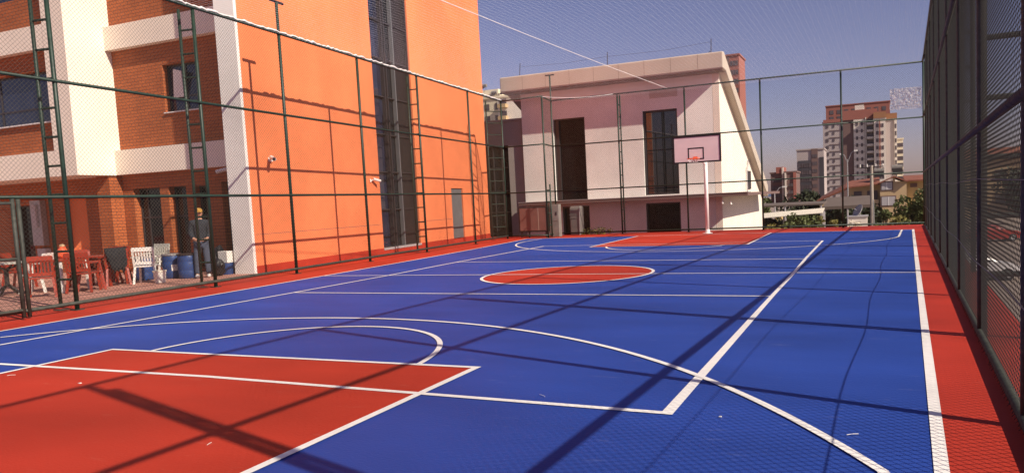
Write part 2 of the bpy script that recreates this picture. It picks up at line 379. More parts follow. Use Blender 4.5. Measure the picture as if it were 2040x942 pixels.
bwin(-12.97, -11.57, 8.25, 9.6, YR+.16, mull=[-12.25])
bwin(-19.6, -16.0, 4.55, 6.03, .55, gm='blueglass', mull=[-18.7, -17.0], trans=[5.0]); bwin(-25.0, -21.4, 4.55, 6.03, .55, gm='blueglass', mull=[-23.2], trans=[5.0])
BB().box(-13.0, -11.54, YR-.05, YR+.3, 4.585, 4.615).build('window_sill', 'pvc', bb)
BB().box(-19.65, -15.97, .30, .6, 4.51, 4.545).build('window_sill', 'pvc', bb)
k = BB(); k.v = [(-12.72, YR+.10, 5.02), (-12.32, YR+.10, 5.02), (-12.22, YR-.02, 5.72), (-12.52, YR-.02, 5.80)]; k.f = [(0, 1, 2, 3)]
k.v += [(x, y+.03, z) for x, y, z in k.v]; k.f = [(0, 1, 2, 3), (7, 6, 5, 4), (0, 4, 5, 1), (1, 5, 6, 2), (2, 6, 7, 3), (3, 7, 4, 0)]
k.build('tilted_sash', 'pvc', bb)

# ---- orange building
ob = thing('orange_building', (-9.25, 1.2, 0), 'tall orange rendered block with a full height dark window slot behind the left fence', 'building')
ob.rotation_euler = (0, 0, math.atan(0.1))
# local frame: +y runs along the face (away), +x out towards the court, face at x=0
YE = 15.55   # far end of the face
H = 14.0
Y0 = -.47
s0, s1 = 5.98, 8.68      # window slot along the face
m = MB(); m.box(-.6, 0, Y0+.02, 1.3, .2, H).box(-9, 0, 1.3, s0, .2, H).box(-9, 0, s1, 11.6, .2, H).box(-9, 0, 12.72, YE, .2, H).box(-9, 0, 11.6, 12.72, 2.3, H).box(-9, -.28, s0, s1, .2, H).box(-9, -.12, 11.6, 12.72, .2, 2.3)
m.build('wall', 'orange', ob)
m = MB(); m.box(-.6, .012, Y0+.02, 1.3, 0, .2).box(-9, .012, 1.3, s0, 0, .2).box(-9, .012, s1, 11.6, 0, .2).box(-9, .012, 12.72, YE, 0, .2).box(-9, -.1, 11.6, 12.72, 0, .199).box(-9, .012, s0, s1, 0, .13); m.build('plinth', 'red', ob)
MB().box(-.62, -.006, Y0-.08, Y0+.02, .0, H).build('corner_pilaster', 'cream', ob)
MB().box(-.62, -.15, Y0+.02, Y0+.8, 0, H).build('side_return', 'cream', ob)
MB().box(-.2, .03, s0-.02, s1+.02, .13, .2).build('window_sill', 'lgrey', ob)
ws = MB(); fw = .05
for t in (s0, s0+.86, s0+1.02, s1-fw): ws.box(-.24, -.06, t, t+fw, .2, H)
zz = .2
while zz < H: ws.box(-.235, -.10, s0+fw, s1-fw, zz, zz+.035); zz += 1.32
wf = ws.build('window', 'frame', ob)
MB().box(-.19, -.05, s0+1.58, s0+1.64, .2, H).build('mullion', 'door', ob)
MB().box(-.26, -.20, s0+.01, s0+.86, .2, H).build('pane', 'blueglass', wf)
MB().box(-.26, -.21, s0+.87, s0+1.58, .2, H).build('pane', 'glass', wf)
MB().box(-.26, -.16, s0+1.64, s1-.01, .2, H).build('pane', 'char', wf)
dr = MB().box(-.11, -.05, 11.62, 12.7, .2, 2.28).build('door', 'door', ob)
MB().box(-.05, -.02, 12.55, 12.62, 1.1, 1.24).build('handle', 'steel', dr)
# thin joints in the render
j = MB()
for z in (1.02,): j.box(0.0, .002, Y0+.1, s0-.1, z, z+.012).box(0.0, .002, s1+.1, 11.5, z, z+.012)
j.build('render_joint', 'tbrown', ob)
# CCTV cameras
def cctv(loc, rz, label):
    t = thing('security_camera', loc, label, 'camera', rz, 'security cameras on the walls')
    MB().box(-.0, .05, -.05, .05, -.05, .05).build('bracket', 'wplast', t)
    b = MB(); b.tube([(.05, 0, 0), (.16, 0, .02)], .018, 8); b.build('arm', 'wplast', t)
    b = MB(); b.tube([(.14, 0, .05), (.40, .02, -.02)], .048, 12); bo = b.build('body', 'wplast', t, smooth=False)
    MB().tube([(.398, .02, -.02), (.405, .02, -.021)], .036, 12).build('lens', 'black', bo)
    t.scale = (1.1, 1.1, 1.1)
    return t
cctv((-9.29, 1.6, 3.03), R(-35), 'white security camera on the orange wall nearest the building corner')
t = cctv((-9.79, 6.52, 2.53), R(60), 'small grey security camera on the orange wall beside the dark window slot')
t.scale = (1, 1, 1)
cctv((-10.55, 1.50, 2.80), R(-140), 'white security camera on the brick wall above the entrance door')

# ---- link building (grey) and white hall
lb = thing('link_building', (-11.4, 20.2, 0), 'low grey flat roofed link between the orange block and the white hall', 'building')
MB().box(0, .94, 0, 2.1, GZ, 5.75).box(-4, 0, 0, 2.1, 4.55, 5.75).box(-4, 0, .3, 2.1, GZ, 4.55).build('wall', 'grey', lb)
MB().box(-4, .945, -.06, 2.0, 5.75, 5.86).build('roof_edge', 'grey', lb)
f = MB()
for x in (-2.6, -1.7, -.95, -.45, -.05): f.box(x, x+.05, .05, .12, -1, 4.55)
for z in (0, 1.1, 2.2, 3.4, 4.5): f.box(-2.6, -.05, .055, .115, z, z+.05)
f.build('window', 'frame', lb); MB().box(-4, -.01, .12, .16, -1, 4.55).build('pane', 'glass', lb)
wh = thing('white_hall', (-5.5, 20, GZ), 'white rendered hall with a steep sloping roof and tall dark windows behind the far hoop', 'building')
ox, oy, oz = 5.5, -20, -GZ
class WH(MB):
    def build(s, name, m, parent=None, **k):
        s.v = [(x+ox, y+oy, z+oz) for x, y, z in s.v]; return MB.build(s, name, m, parent, **k)
wins = [(-8.74, -7.06, 1.56, 5.60), (-4.12, -2.45, 1.64, 5.60), (-8.45, -7.0, -1.2, 1.27), (-4.12, -2.43, -1.2, 1.26)]
m = WH(); holes_wall(m, -10.45, -.78, GZ, 7.4, wins, 20, 20.3); m.build('front_wall', 'cream', wh)
m = WH(); m.xprism([(20.0, GZ), (34, GZ), (34, 1.0), (32.3, 1.6), (20.0, 7.25)], -.77, -.47); m.build('side_wall', 'white', wh)
m = WH(); m.xprism([(20.31, GZ), (34, GZ), (34, 1.0), (32.3, 1.6), (20.31, 7.1)], -10.45, -.78); m.build('inner_volume', 'cream', wh)
m = WH(); m.xprism([(19.15, 7.05), (19.15, 7.78), (19.5, 7.82), (33.4, 1.95), (33.4, 1.25), (19.9, 7.02)], -11.15, -.10); m.build('roof', 'fascia', wh, bevel=.05)
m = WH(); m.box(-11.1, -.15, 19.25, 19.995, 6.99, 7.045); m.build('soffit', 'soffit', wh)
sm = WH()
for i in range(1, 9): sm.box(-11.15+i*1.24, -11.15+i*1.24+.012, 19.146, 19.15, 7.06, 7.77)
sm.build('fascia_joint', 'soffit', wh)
m = WH(); m.box(-10.5, .80, 19.25, 19.995, 1.42, 1.56).box(-.45, .80, 19.99, 31.5, 1.42, 1.56); cn = m.build('canopy', 'tbrown', wh)
WH().box(-10.52, .82, 19.23, 19.99, 1.56, 1.585).build('canopy_flashing', 'lgrey', wh)
for i, (x0, x1, z0, z1) in enumerate(wins):
    fm = WH(); yy = 20.13; fw = .07
    fm.box(x0, x0+fw, yy-.05, yy+.1, z0, z1).box(x1-fw, x1, yy-.05, yy+.1, z0, z1).box(x0+fw, x1-fw, yy-.05, yy+.1, z1-fw, z1).box(x0+fw, x1-fw, yy-.05, yy+.1, z0, z0+fw)
    if i == 0: fm.box(x0+.07, x0+.25, yy-.01, yy+.1, z0+.07, z1-.07)
    w = fm.build('window', 'frame', wh); WH().box(x0+.02, x1-.02, yy+.10, yy+.12, z0+.02, z1-.02).build('pane', 'reflect' if i == 1 else 'darkpane', wh)
v = WH()
for i in range(7): v.box(-3.74, -2.40, 19.985, 20.01, 6.16+i*.055, 6.19+i*.055)
v.build('vent_grille', 'fascia', wh)
d = WH(); d.tube([(-.38, 27.3, 3.3), (-.38, 27.3, 3.0), (-.38, 26.9, 2.75), (-.38, 26.9, 1.58)], .035, 8); d.build('downpipe', 'lgrey', wh)
WH().box(-.48, -.42, 27.6, 28.6, 1.75, 2.75).build('side_window', 'frame', wh)
for i, (x, nm) in enumerate(((-10.45, 0), (-5.75, 0), (-.78, 0))):
    t = thing('lightning_rod', (x, 19.95, 7.55), ['thin dark lightning rod at the left end of the white hall roof', 'thin dark lightning rod in the middle of the white hall roof', 'thin dark lightning rod with a stay at the roof peak'][i], 'lightning rod', 0, 'lightning rods on the white hall')
    MB().tube([(0, 0, 0), (.03 if i else .1, 0, .98)], .018, 6).build('rod', 'iron', t)
    MB().box(-.06, .06, -.06, .06, 0, .08).build('base', 'iron', t)
    if i == 2: MB().tube([(-.02, 0, .45), (-.38, 0, .12)], .014, 6).build('stay', 'iron', t)
c = MB(); c.tube([(-10.4, 19.95, 8.35), (-8, 19.95, 8.26), (-5.76, 19.95, 8.32)], .006, 4); c.tube([(-5.76, 19.95, 8.32), (-3, 19.95, 8.28), (-.76, 19.95, 8.4)], .006, 4)
tag(c.build('roof_cable', 'iron'), 'thin dark cable strung between the rods along the white hall roof', 'cable')
for i, (x, z) in enumerate(((-.35, 1.2), (.02, 1.15))):
    t = thing('floodlight', (x, 19.4, z), 'small white %s spotlight hanging under the canopy corner' % ('left' if i == 0 else 'right'), 'lamp', 0, 'spotlights under the canopy')
    MB().tube([(0, 0, .22), (0, 0, .02)], .012, 6).build('stem', 'wplast', t)
    MB().lathe([(.02, .04), (.05, 0), (.065, -.1), (.055, -.11)], 14).build('lamp_shade', 'wplast', t)

# ---- notice cabinet and tanks behind the far left fence
t = thing('notice_cabinet', (-8.05, 15.6, 0), 'reddish glazed display cabinet on short legs behind the far left fence', 'cabinet')
MB().box(-.69, .69, 0, .3, .24, 1.36).build('body', 'frame', t, bevel=.01)
M['redpanel'] = mat('reddish panel', (0.24, 0.12, 0.10), 0.3, 0.25, 1.0)
MB().box(-.63, .63, -.012, -.001, .31, 1.30).build('pane', 'redpanel', t)
MB().box(.27, .29, -.016, -.012, .31, 1.30).build('pane_joint', 'fascia', t)
for x in (-.62, -.24, .58): MB().box(x, x+.06, .02, .08, 0, .24).build('leg', 'frame', t)
t = thing('grey_tank', (-6.65, 16.95, 0), 'dull grey tank with rounded top beside the display cabinet', 'tank')
m = MB(); m.xprism([(-.2, 0), (.25, 0), (.25, 1.2), (.2, 1.3), (-.12, 1.3), (-.2, 1.2)], -.1, .42); m.build('body', 'tank', t, bevel=.05)
for z in (.75, .9): MB().box(-.11, .43, -.215, -.2, z, z+.03).build('band', 'tank', t)
MB().tube([(.36, -.2, 0), (.40, -.22, 1.2)], .03, 8).build('pipe', 'steel', t)
t = thing('electrical_cabinet', (-7.05, 15.7, 0), 'tall dull grey utility cabinet behind the fence corner post', 'cabinet')
MB().box(-.22, .22, 0, .3, 0, 1.42).build('body', 'tank', t, bevel=.015); MB().box(-.17, .17, -.012, -.002, .7, 1.3).build('door', 'tank', t); MB().box(.09, .13, -.03, -.012, .95, 1.1).build('handle', 'frame', t)
# climbing plants at the foot of the hall
def sprig(loc, w, h, n, name, label, cat, m='leafy', s=.05, group=None):
    mb = MB()
    for i in range(n):
        x = random.uniform(-w, w); z = random.uniform(0, h)*(1-abs(x)/w*.4); y = random.uniform(-.12, .12); c = Vector((x, y, z))
        a = Vector((random.gauss(0, 1), random.gauss(0, 1), random.gauss(0, 1))).normalized()*s; b = a.cross(Vector((random.gauss(0, 1), random.gauss(0, 1), random.gauss(0, 1)))).normalized()*s*.6
        k = len(mb.v); mb.v += [tuple(c-a), tuple(c+b), tuple(c+a), tuple(c-b)]; mb.f.append((k, k+1, k+2, k+3))
    t = thing(name, loc, label, cat, 0, group); mb.build('foliage', m, t)
    st = MB()
    for i in range(5):
        x = random.uniform(-w*.8, w*.8); st.tube([(x, 0, -.2), (x+random.uniform(-.1, .1), 0, h*.7)], .008, 4)
    st.build('stem', 'bark', t); return t
sprig((-5.6, 17.1, .05), .75, .28, 170, 'flowering_plant', 'straggly yellow green plant on the pale wall foot behind the fence', 'plant')
sprig((-6.6 + .9, 16.9, .0), .55, .18, 120, 'low_plant', 'low yellow leaved plant in front of the lower dark window', 'plant')

# ================================================================= FENCES
def linkmesh(fn, s0, s1, z0, z1, pitch, r):
    """diamond wire mesh; fn(s,z)->point along the fence line"""
    mb = MB(); Hh = z1-z0; k = 0
    n = int((s1-s0+Hh)/pitch)+1
    for fam in (0, 1):
        for i in range(n):
            a = s0-Hh+i*pitch
            # line s = a + t, z = z0 + t (family 0) or z = z1 - t (family 1)
            t0 = max(0, s0-a); t1 = min(Hh, s1-a)
            if t1-t0 < pitch*.3: continue
            P = []
            for t in (t0, t1):
                P.append(fn(a+t, z0+t if fam == 0 else z1-t, (r if fam else -r)))
            mb.bar(P[0], P[1], 2*r, 2*r)
    return mb
def fence_thing(name, label, loc): return thing(name, loc, label, 'fence')
def truss(par, base, off, h, m='green', step=.5, z0=0.05, rr=.032):
    b = Vector(base); o = b+Vector(off)
    MB().tube([(o.x, o.y, z0), (o.x, o.y, h)], rr, 10).build('buttress_post', m, par, smooth=True)
    z = .55
    while z < h: MB().tube([(b.x, b.y, z), (o.x, o.y, z)], .022, 8).build('rung', m, par); z += step
    MB().box(o.x-.09, o.x+.09, o.y-.09, o.y+.09, .004, .014).build('base_plate', 'greengrey', par)

# left fence
lf = fence_thing('left_fence', 'tall green pipe and chain link fence along the terrace side of the court', (0, 0, 0))
HL = 6.0
yl = [-14.5, -11.5, -8.4, -5.42, -2.15, .6, 4.0, 7.55, 11.6, 15.0]
for y in yl[1:]:
    top = 6.78 if y == .6 else HL
    MB().tube([(fx_l(y), y, .004), (fx_l(y), y, top)], .038, 12).build('post', 'green', lf, smooth=True)
    MB().box(fx_l(y)-.08, fx_l(y)+.08, y-.08, y+.08, .005, .016).build('base_plate', 'greengrey', lf)
MB().tube([(fx_l(.6)+.02, .6-.24, 6.78), (fx_l(.6)-.02, .6+.24, 6.78)], .035, 8).build('cross_arm', 'iron', lf)
for y in (-5.42, -2.15, 7.55, 15.0): truss(lf, (fx_l(y), y, 0), (-.34, -.06, 0) if y < 14 else (-.42, -.6, 0), HL)
for z, rr in ((.13, .034), (2.0, .03), (4.0, .03), (6.0, .034)):
    MB().tube([(fx_l(y)+.03, y, z) for y in (-14.5, 15.0)], rr, 10).build('rail', 'greengrey' if z < 1 else 'green', lf, smooth=True)
linkmesh(lambda s, z, o: (fx_l(s)+.01+o, s, z), -14.5, 15.0, .06, 6.0, .078, .0014).build('chain_link_mesh', 'mesh', lf)
# gate beyond the left truss
t = thing('pedestrian_gate', (0, 0, 0), 'green pipe gate with wire mesh in the left fence', 'gate')
xg = lambda y: fx_l(y)+.16+(y+6.3)*.12
for y in (-6.3, -6.45, -8.1):
    MB().tube([(xg(y) if y != -6.3 else fx_l(-6.3)+.05, y, .03), (xg(y) if y != -6.3 else fx_l(-6.3)+.05, y, 1.97)], .033, 10).build('post', 'greengrey', t, smooth=True)
for z in (.16, 1.0, 1.9): MB().tube([(xg(-6.45), -6.45, z), (xg(-8.1), -8.1, z)], .026, 8).build('rail', 'greengrey', t)
linkmesh(lambda s, z, o: (xg(s)+o, s, z), -8.1, -6.45, .16, 1.9, .078, .0014).build('chain_link_mesh', 'mesh', t)

# far fence: left return, notch, long far side
bf = fence_thing('far_fence', 'tall green chain link fence across the far end behind the hoop', (0, 0, 0))
xl = fx_l(15.0)
def fposts(L, par, skip=()):
    for i, (x, y) in enumerate(L):
        MB().tube([(x, y, .004), (x, y, 7.12 if (x, y) == (-7.25, YB) else 6.0)], .036, 12).build('post', 'green', par, smooth=True)
        MB().box(x-.08, x+.08, y-.08, y+.08, .005, .016).build('base_plate', 'greengrey', par)
back = [(-7.0, 14.85), (-7.25, YB), (-4.15, YB), (-1.24, YB), (1.82, YB), (4.84, YB), (7.68, YB-.1)]
fposts(back, bf)
MB().tube([(-7.25-.21, YB, 7.12), (-7.25+.21, YB, 7.12)], .03, 8).build('cross_arm', 'iron', bf)
truss(bf, (-4.15, YB, 0), (.0, .34, 0), 6.0, step=.5); truss(bf, (-7.0, 14.85, 0), (.05, .32, 0), 2.3, step=.5)
runs = [((xl, 15.0), (-7.0, 14.85)), ((-7.0, 14.85), (-7.25, YB)), ((-7.25, YB), (7.68, YB-.1))]
for (a, b) in runs:
    for z, rr in ((.12, .032), (2.0, .028), (4.0, .028), (6.0, .032)):
        MB().tube([(a[0], a[1]-.02, z), (b[0], b[1]-.02, z)], rr, 8).build('rail', 'green', bf, smooth=True)
    A = Vector((*a, 0)); B = Vector((*b, 0)); Ln = (B-A).length; D = (B-A)/Ln; N = Vector((-D.y, D.x, 0))
    linkmesh(lambda s, z, o: tuple(A+D*s+N*o+Vector((0, 0, z))), 0, Ln, .06, 6.0, .085, .0014).build('chain_link_mesh', 'mesh', bf)
# right fence
rf = fence_thing('right_fence', 'close dark green chain link fence with heavy posts along the right side of the court', (0, 0, 0))
HR = 6.0
for y in (-15, -12, -9, -6, -3, 0, 3, 6, 9, 12, 14.6):
    MB().tube([(fx_r(y), y, .0), (fx_r(y), y, HR)], .045, 12).build('post', 'greengrey', rf, smooth=True)
for y in (-12, -6, 0, 6, 12):
    x = fx_r(y)
    MB().tube([(x+.36, y-.02, 0), (x+.36, y-.02, HR)], .04, 10).build('buttress_post', 'greengrey', rf, smooth=True)
    z = .62
    while z < HR: MB().tube([(x, y, z), (x+.36, y-.02, z)], .028, 8).build('rung', 'greengrey', rf); z += .56
for z, rr in ((.052, .034), (2.0, .034), (4.0, .034), (6.0, .036)):
    MB().tube([(fx_r(-15)-.05, -15, z), (fx_r(14.6)-.05, 14.6, z), ] if z > 1 else [(fx_r(y)-.025, y, z) for y in (-15, 16.2)], rr, 10).build('rail', 'greengrey', rf, smooth=True)
    if z > 1: MB().tube([(fx_r(14.6)-.05, 14.6, z), (7.66, YB-.1, z)], rr, 8).build('rail', 'greengrey', rf, smooth=True)
# the mesh, with its cut wire ends at the foot
tie = linkmesh(lambda s, z, o: (fx_r(s)-.012+o, s, z), -15, YB-.15, .03, 6.0, .070, .0017)
for i in range(260):
    y = -13+i*.075; x = fx_r(y)-.10+random.uniform(-.01, .01)
    tie.tube([(fx_r(y)-.05, y, .06), (fx_r(y)-.068+random.uniform(-.008, .008), y+random.uniform(-.015, .015), .03)], .0025, 4)
tie.build('chain_link_mesh', 'meshshade', rf)

# ropes and overhead net
def rope(name, pts, r, label, m='rope', jit=0.0, n=6, step=.12):
    P = []; pts = [Vector(p) for p in pts]
    for a, b in zip(pts, pts[1:]):
        k = max(1, int((b-a).length/step))
        for i in range(k): P.append(a+(b-a)*i/k+Vector([random.uniform(-jit, jit) for _ in range(3)]))
    P.append(pts[-1])
    rr = [r*random.uniform(.7, 1.35) if jit else r for _ in P]
    mb = MB(); mb.tube(P, rr, n); o = mb.build(name, m, smooth=True); return tag(o, label, 'rope')
rope('lacing_rope', [(fx_l(y)+.04, y, 6.04) for y in (-14, -10, -6, -2, 2, 6, 10, 15)], .023, 'thick fuzzy white rope lacing the net to the top rail of the left fence', jit=.02, step=.10)
def sagpts(a, b, sag, n=16):
    a = Vector(a); b = Vector(b); return [a+(b-a)*i/n-Vector((0, 0, sag*4*(i/n)*(1-i/n))) for i in range(n+1)]
rope('net_support_rope', sagpts((-3.05, -14, 6.02), (-1.95, YB, 6.02), .12, 24), .010, 'thin white rope running overhead down the middle of the net', step=9)
rope('corner_rope', sagpts((xl, 15.0, 6.0), (-7.0, 14.85, 5.98), .06, 6)+sagpts((-7.0, 14.85, 5.98), (-4.2, YB, 6.02), .10, 6), .010, 'thin slack white rope along the far left corner of the fence', step=9)
rope('hanging_wire', [(fx_r(y)-.09, y, .80+.02*math.sin(y*1.3)) for y in [-13+i*.6 for i in range(46)]], .0045, 'dark slack wire tied at knee height along the right fence', m='iron', step=9)
rope('upper_hanging_wire', [(fx_r(y)-.09, y, 1.52+.015*math.sin(y*.9+1)) for y in [-13+i*.6 for i in range(46)]], .003, 'dark slack wire tied at chest height along the right fence', m='iron', step=9)
nm = MB()
def netz(x, y): return 6.0-.14*math.sin(math.pi*max(0, min(1, (x-fx_l(y))/(fx_r(y)-fx_l(y)))))
y = -13.9
while y < YB:
    a, b = fx_l(min(y, 15)), fx_r(y)
    if y > 15: a = -7.2
    Q = [(a+(b-a)*i/6, y) for i in range(7)]
    for p, q in zip(Q, Q[1:]): nm.bar((*p, netz(*p)), (*q, netz(*q)), .0012, .0012)
    y += .13
for i in range(112):
    u = (i+.5)/112; P = []
    for yy in (-14, -9, -4, 1, 6, 11, 14.8 if u < .14 else YB):
        x = fx_l(yy)+(fx_r(yy)-fx_l(yy))*u; P.append((x, yy, netz(x, yy)))
    for p, q in zip(P, P[1:]): nm.bar(p, q, .0012, .0012)
tag(nm.build('overhead_net', 'net'), 'fine white ball net stretched across the top of the whole court', 'net')
# bundled spare net hanging on the far fence
bn = MB(); x0, x1, z0, z1 = 6.56, 7.62, 4.36, 5.10
for i in range(26):
    x = x0+(x1-x0)*i/25; P = [(x+random.uniform(-.02, .02), YB-.1+random.uniform(-.03, .03), z0+random.uniform(-.03, .02)+(z1-z0)*j/9) for j in range(10)]; bn.tube(P, .008, 4)
for i in range(20):
    z = z0+(z1-z0)*i/19; P = [(x0+(x1-x0)*j/14, YB-.1+random.uniform(-.03, .03), z+random.uniform(-.025, .025)) for j in range(15)]; bn.tube(P, .008, 4)
tag(bn.build('spare_net', 'rope'), 'folded patch of white net hung on the far fence near its right corner', 'net')

# ================================================================= HOOP
hp = thing('basketball_hoop', (-.17, 15.07, 0), 'basketball hoop with pinkish white board on a white pole at the far end', 'basketball hoop')
MB().tube([(0, 0, .02), (0, 0, 3.42)], .075, 16).build('pole', 'bwhite', hp, smooth=True)
MB().lathe([(.2, 0), (.2, .025), (.1, .03), (.09, .14), (.076, .16)], 16).build('base_plate', 'bwhite', hp)
MB().tube([(0, 0, 3.35), (.04, -1.72, 3.3)], .05, 10).tube([(0, 0, 2.7), (.04, -1.72, 3.0)], .035, 8).build('arm', 'bwhite', hp)
bx0, bx1, bz0, bz1, by = -.80, .97, 2.73, 3.71, -1.9
MB().box(bx0, bx1, by, by+.03, bz0, bz1).build('backboard', 'board', hp)
f = MB(); w = .045
f.box(bx0-.01, bx1+.01, by-.012, by+.045, bz0-.01, bz0+w).box(bx0-.01, bx1+.01, by-.012, by+.045, bz1-w, bz1+.01).box(bx0-.01, bx0+w, by-.0125, by+.0455, bz0+w, bz1-w).box(bx1-w, bx1+.01, by-.0125, by+.0455, bz0+w, bz1-w)
f.build('board_frame', 'black', hp)
mx_ = .05; f = MB(); a, b, c, d = mx_-.30, mx_+.30, 2.84, 3.28; w = .045; yy = by-.004
f.box(a, b, yy, by-.0005, d-w, d).box(a, b, yy, by-.0005, c, c+w).box(a, a+w, yy, by-.0005, c+w, d-w).box(b-w, b, yy, by-.0005, c+w, d-w)
f.build('target_square', 'black', hp)
rg = MB(); rc = (mx_-.02, by-.37, 2.86)
rg.tube([(rc[0]+.225*math.cos(t*math.pi/16), rc[1]+.225*math.sin(t*math.pi/16), rc[2]) for t in range(33)], .014, 8, cap=False)
rg.box(rc[0]-.07, rc[0]+.07, by-.16, by-.001, 2.835, 2.86).box(rc[0]-.08, rc[0]+.08, by-.012, by-.0055, 2.80, 2.95); r_ = rg.build('rim', 'ring', hp)
n_ = MB()
for i in range(12):
    for sgn in (1, -1):
        P = []
        for j in range(4):
            t = 2*math.pi*i/12+sgn*j*math.pi/24; rr = .222-.03*j; P.append((rc[0]+rr*math.cos(t), rc[1]+rr*math.sin(t), rc[2]-.04*j-.01))
        n_.tube(P, .006, 4)
n_.build('net', 'rope', r_)
# scraps on the floor
for i, (x, y, a, s, lb_) in enumerate([(-1.08, -9.53, .3, .05, 'tiny white paper scrap on the red key near its left side'), (-2.25, -9.44, .6, .07, 'thin pale straw on the red key beside its left line'), (1.78, -10.6, 1.9, .05, 'tiny pale straw standing out on the red key near the thick shadow'), (3.49, -8.99, -.6, .07, 'thin white straw on the blue floor left of the court corner'), (4.92, -9.23, .2, .03, 'tiny white scrap on the blue floor right of the white court corner'), (5.76, -9.41, .5, .07, 'thin white straw on the blue floor near the right sideline')]):
    mb = MB(); c_, s_ = math.cos(a), math.sin(a); s *= .55
    if i in (0, 4): mb.prism([(-s*.6, -s*.3), (s*.5, -s*.4), (s*.6, s*.3), (-s*.2, s*.45)], 0, .006)
    else: mb.tube([(-s*c_, -s*s_, .003), (0, .002, .005), (s*c_, s*s_, .003)], .002, 5)
    o = mb.build('floor_scrap', 'wplast', loc=(x, y, .009)); tag(o, lb_, 'litter', 'scraps on the court')

# ================================================================= TERRACE
def make_chair(m, label):
    t = thing('plastic_chair', (0, 0, 0), label, 'chair', 0, 'plastic chairs on the terrace')   # faces +y
    MB().box(-.23, .23, -.22, .23, .40, .435).build('seat', m, t, bevel=.01)
    bk = MB(); bk.bar((-.22, -.21, .42), (-.22, -.30, .86), .045, .03).bar((.22, -.21, .42), (.22, -.30, .86), .045, .03)
    bk.bar((-.235, -.295, .835), (.235, -.295, .835), .03, .10).bar((-.2, -.23, .50), (.2, -.23, .50), .03, .07)
    for i in range(6): x = -.15+i*.06; bk.bar((x, -.235, .52), (x, -.288, .80), .032, .018)
    bk.build('backrest', m, t)
    for sx in (-1, 1):
        MB().bar((sx*.21, -.20, .42), (sx*.245, -.29, 0), .045, .045).build('leg', m, t)
        MB().bar((sx*.21, .20, .42), (sx*.235, .25, 0), .045, .045).build('leg', m, t)
        a = MB(); a.bar((sx*.25, -.25, .65), (sx*.25, .19, .64), .05, .025).bar((sx*.25, .18, .64), (sx*.235, .21, .40), .035, .03); a.build('armrest', m, t)
    return t
def put(o, x, y, rz, label=None, s=1):
    o.location = (x, y, .008); o.rotation_euler = (0, 0, rz); o.scale = (s, s, s)
    if label: o['label'] = label
cr = make_chair('maroon', '')
base_kids = KIDS(cr)
put(cr, -10.45, -3.95, R(55), 'red brown plastic chair nearest the gate with its slatted back to the court')
def dupc(kids, src, x, y, rz, label):
    c = src.copy(); col.objects.link(c)
    for ch in kids:
        d = ch.copy(); col.objects.link(d); d.parent = c
    put(c, x, y, rz, label); return c
for x, y, rz, lb_ in [(-13.6, -2.5, R(-60), 'red brown plastic chair farthest left beyond the iron pedestal table'),
                      (-11.9, -2.05, R(-110), 'red brown plastic chair behind the white legged table facing the court'),
                      (-10.45, -3.05, R(35), 'red brown plastic chair just right of the double fence post'),
                      (-10.65, -2.75, R(-30), 'red brown plastic chair turned sideways at the middle table'),
                      (-12.4, -.9, R(190), 'red brown plastic chair close to the shaded brick wall'),
                      (-11.6, -1.75, R(110), 'red brown plastic chair beside the chair with the black jacket'),
                      (-10.95, -1.9, R(60), 'red brown plastic chair with a black jacket over its back'),
                      (-12.0, -1.2, R(200), 'red brown plastic chair in front of the brick pillar')]:
    last = dupc(base_kids, cr, x, y, rz, lb_)
cw = make_chair('wplast', ''); kw = KIDS(cw); put(cw, -10.6, -1.35, R(38), 'white plastic chair with slatted back standing beside the white bucket')
dupc(kw, cw, -12.6, -3.9, R(20), 'white plastic chair at the far left edge by the iron pedestal table')
dupc(kw, cw, -11.9, -3.15, R(120), 'white plastic chair half hidden behind the nearest red brown chair')
cg = make_chair('gplast', ''); put(cg, -11.9, -.1, R(190), 'greyish plastic chair behind the drums by the brick wall')
# black jacket
jx, jy, jr = -10.95, -1.9, R(60)
jk = MB(); n1 = 9
for (dy, z0, z1, off) in ((0, .88, .38, -.335),):
    pass
k = []
for i in range(n1):
    u_ = i/(n1-1)
    for j, (yo, z) in enumerate(((-.25, .60), (-.262, .76), (-.275, .885), (-.315, .90), (-.345, .86), (-.335, .66), (-.33, .50), (-.32, .36+.05*math.sin(i*1.7)))):
        wd = .44-.10*max(0, j-4)*.5; x = (u_-.5)*wd+.03*math.sin(j*1.3)
        k.append((x, yo+random.uniform(-.018, .018)-.01, z+(.07*math.sin(i*2.3+1) if j == 7 else 0)))
jk.v = k; m8 = 8
for i in range(n1-1):
    for j in range(m8-1): jk.f.append((i*m8+j, (i+1)*m8+j, (i+1)*m8+j+1, i*m8+j+1))
o = jk.build('jacket', 'cloth', smooth=True); so_ = o.modifiers.new('thick', 'SOLIDIFY'); so_.thickness = .022
o.location = (jx, jy, .008); o.rotation_euler = (0, 0, jr); tag(o, 'black jacket hung over the back of a red brown chair', 'jacket')
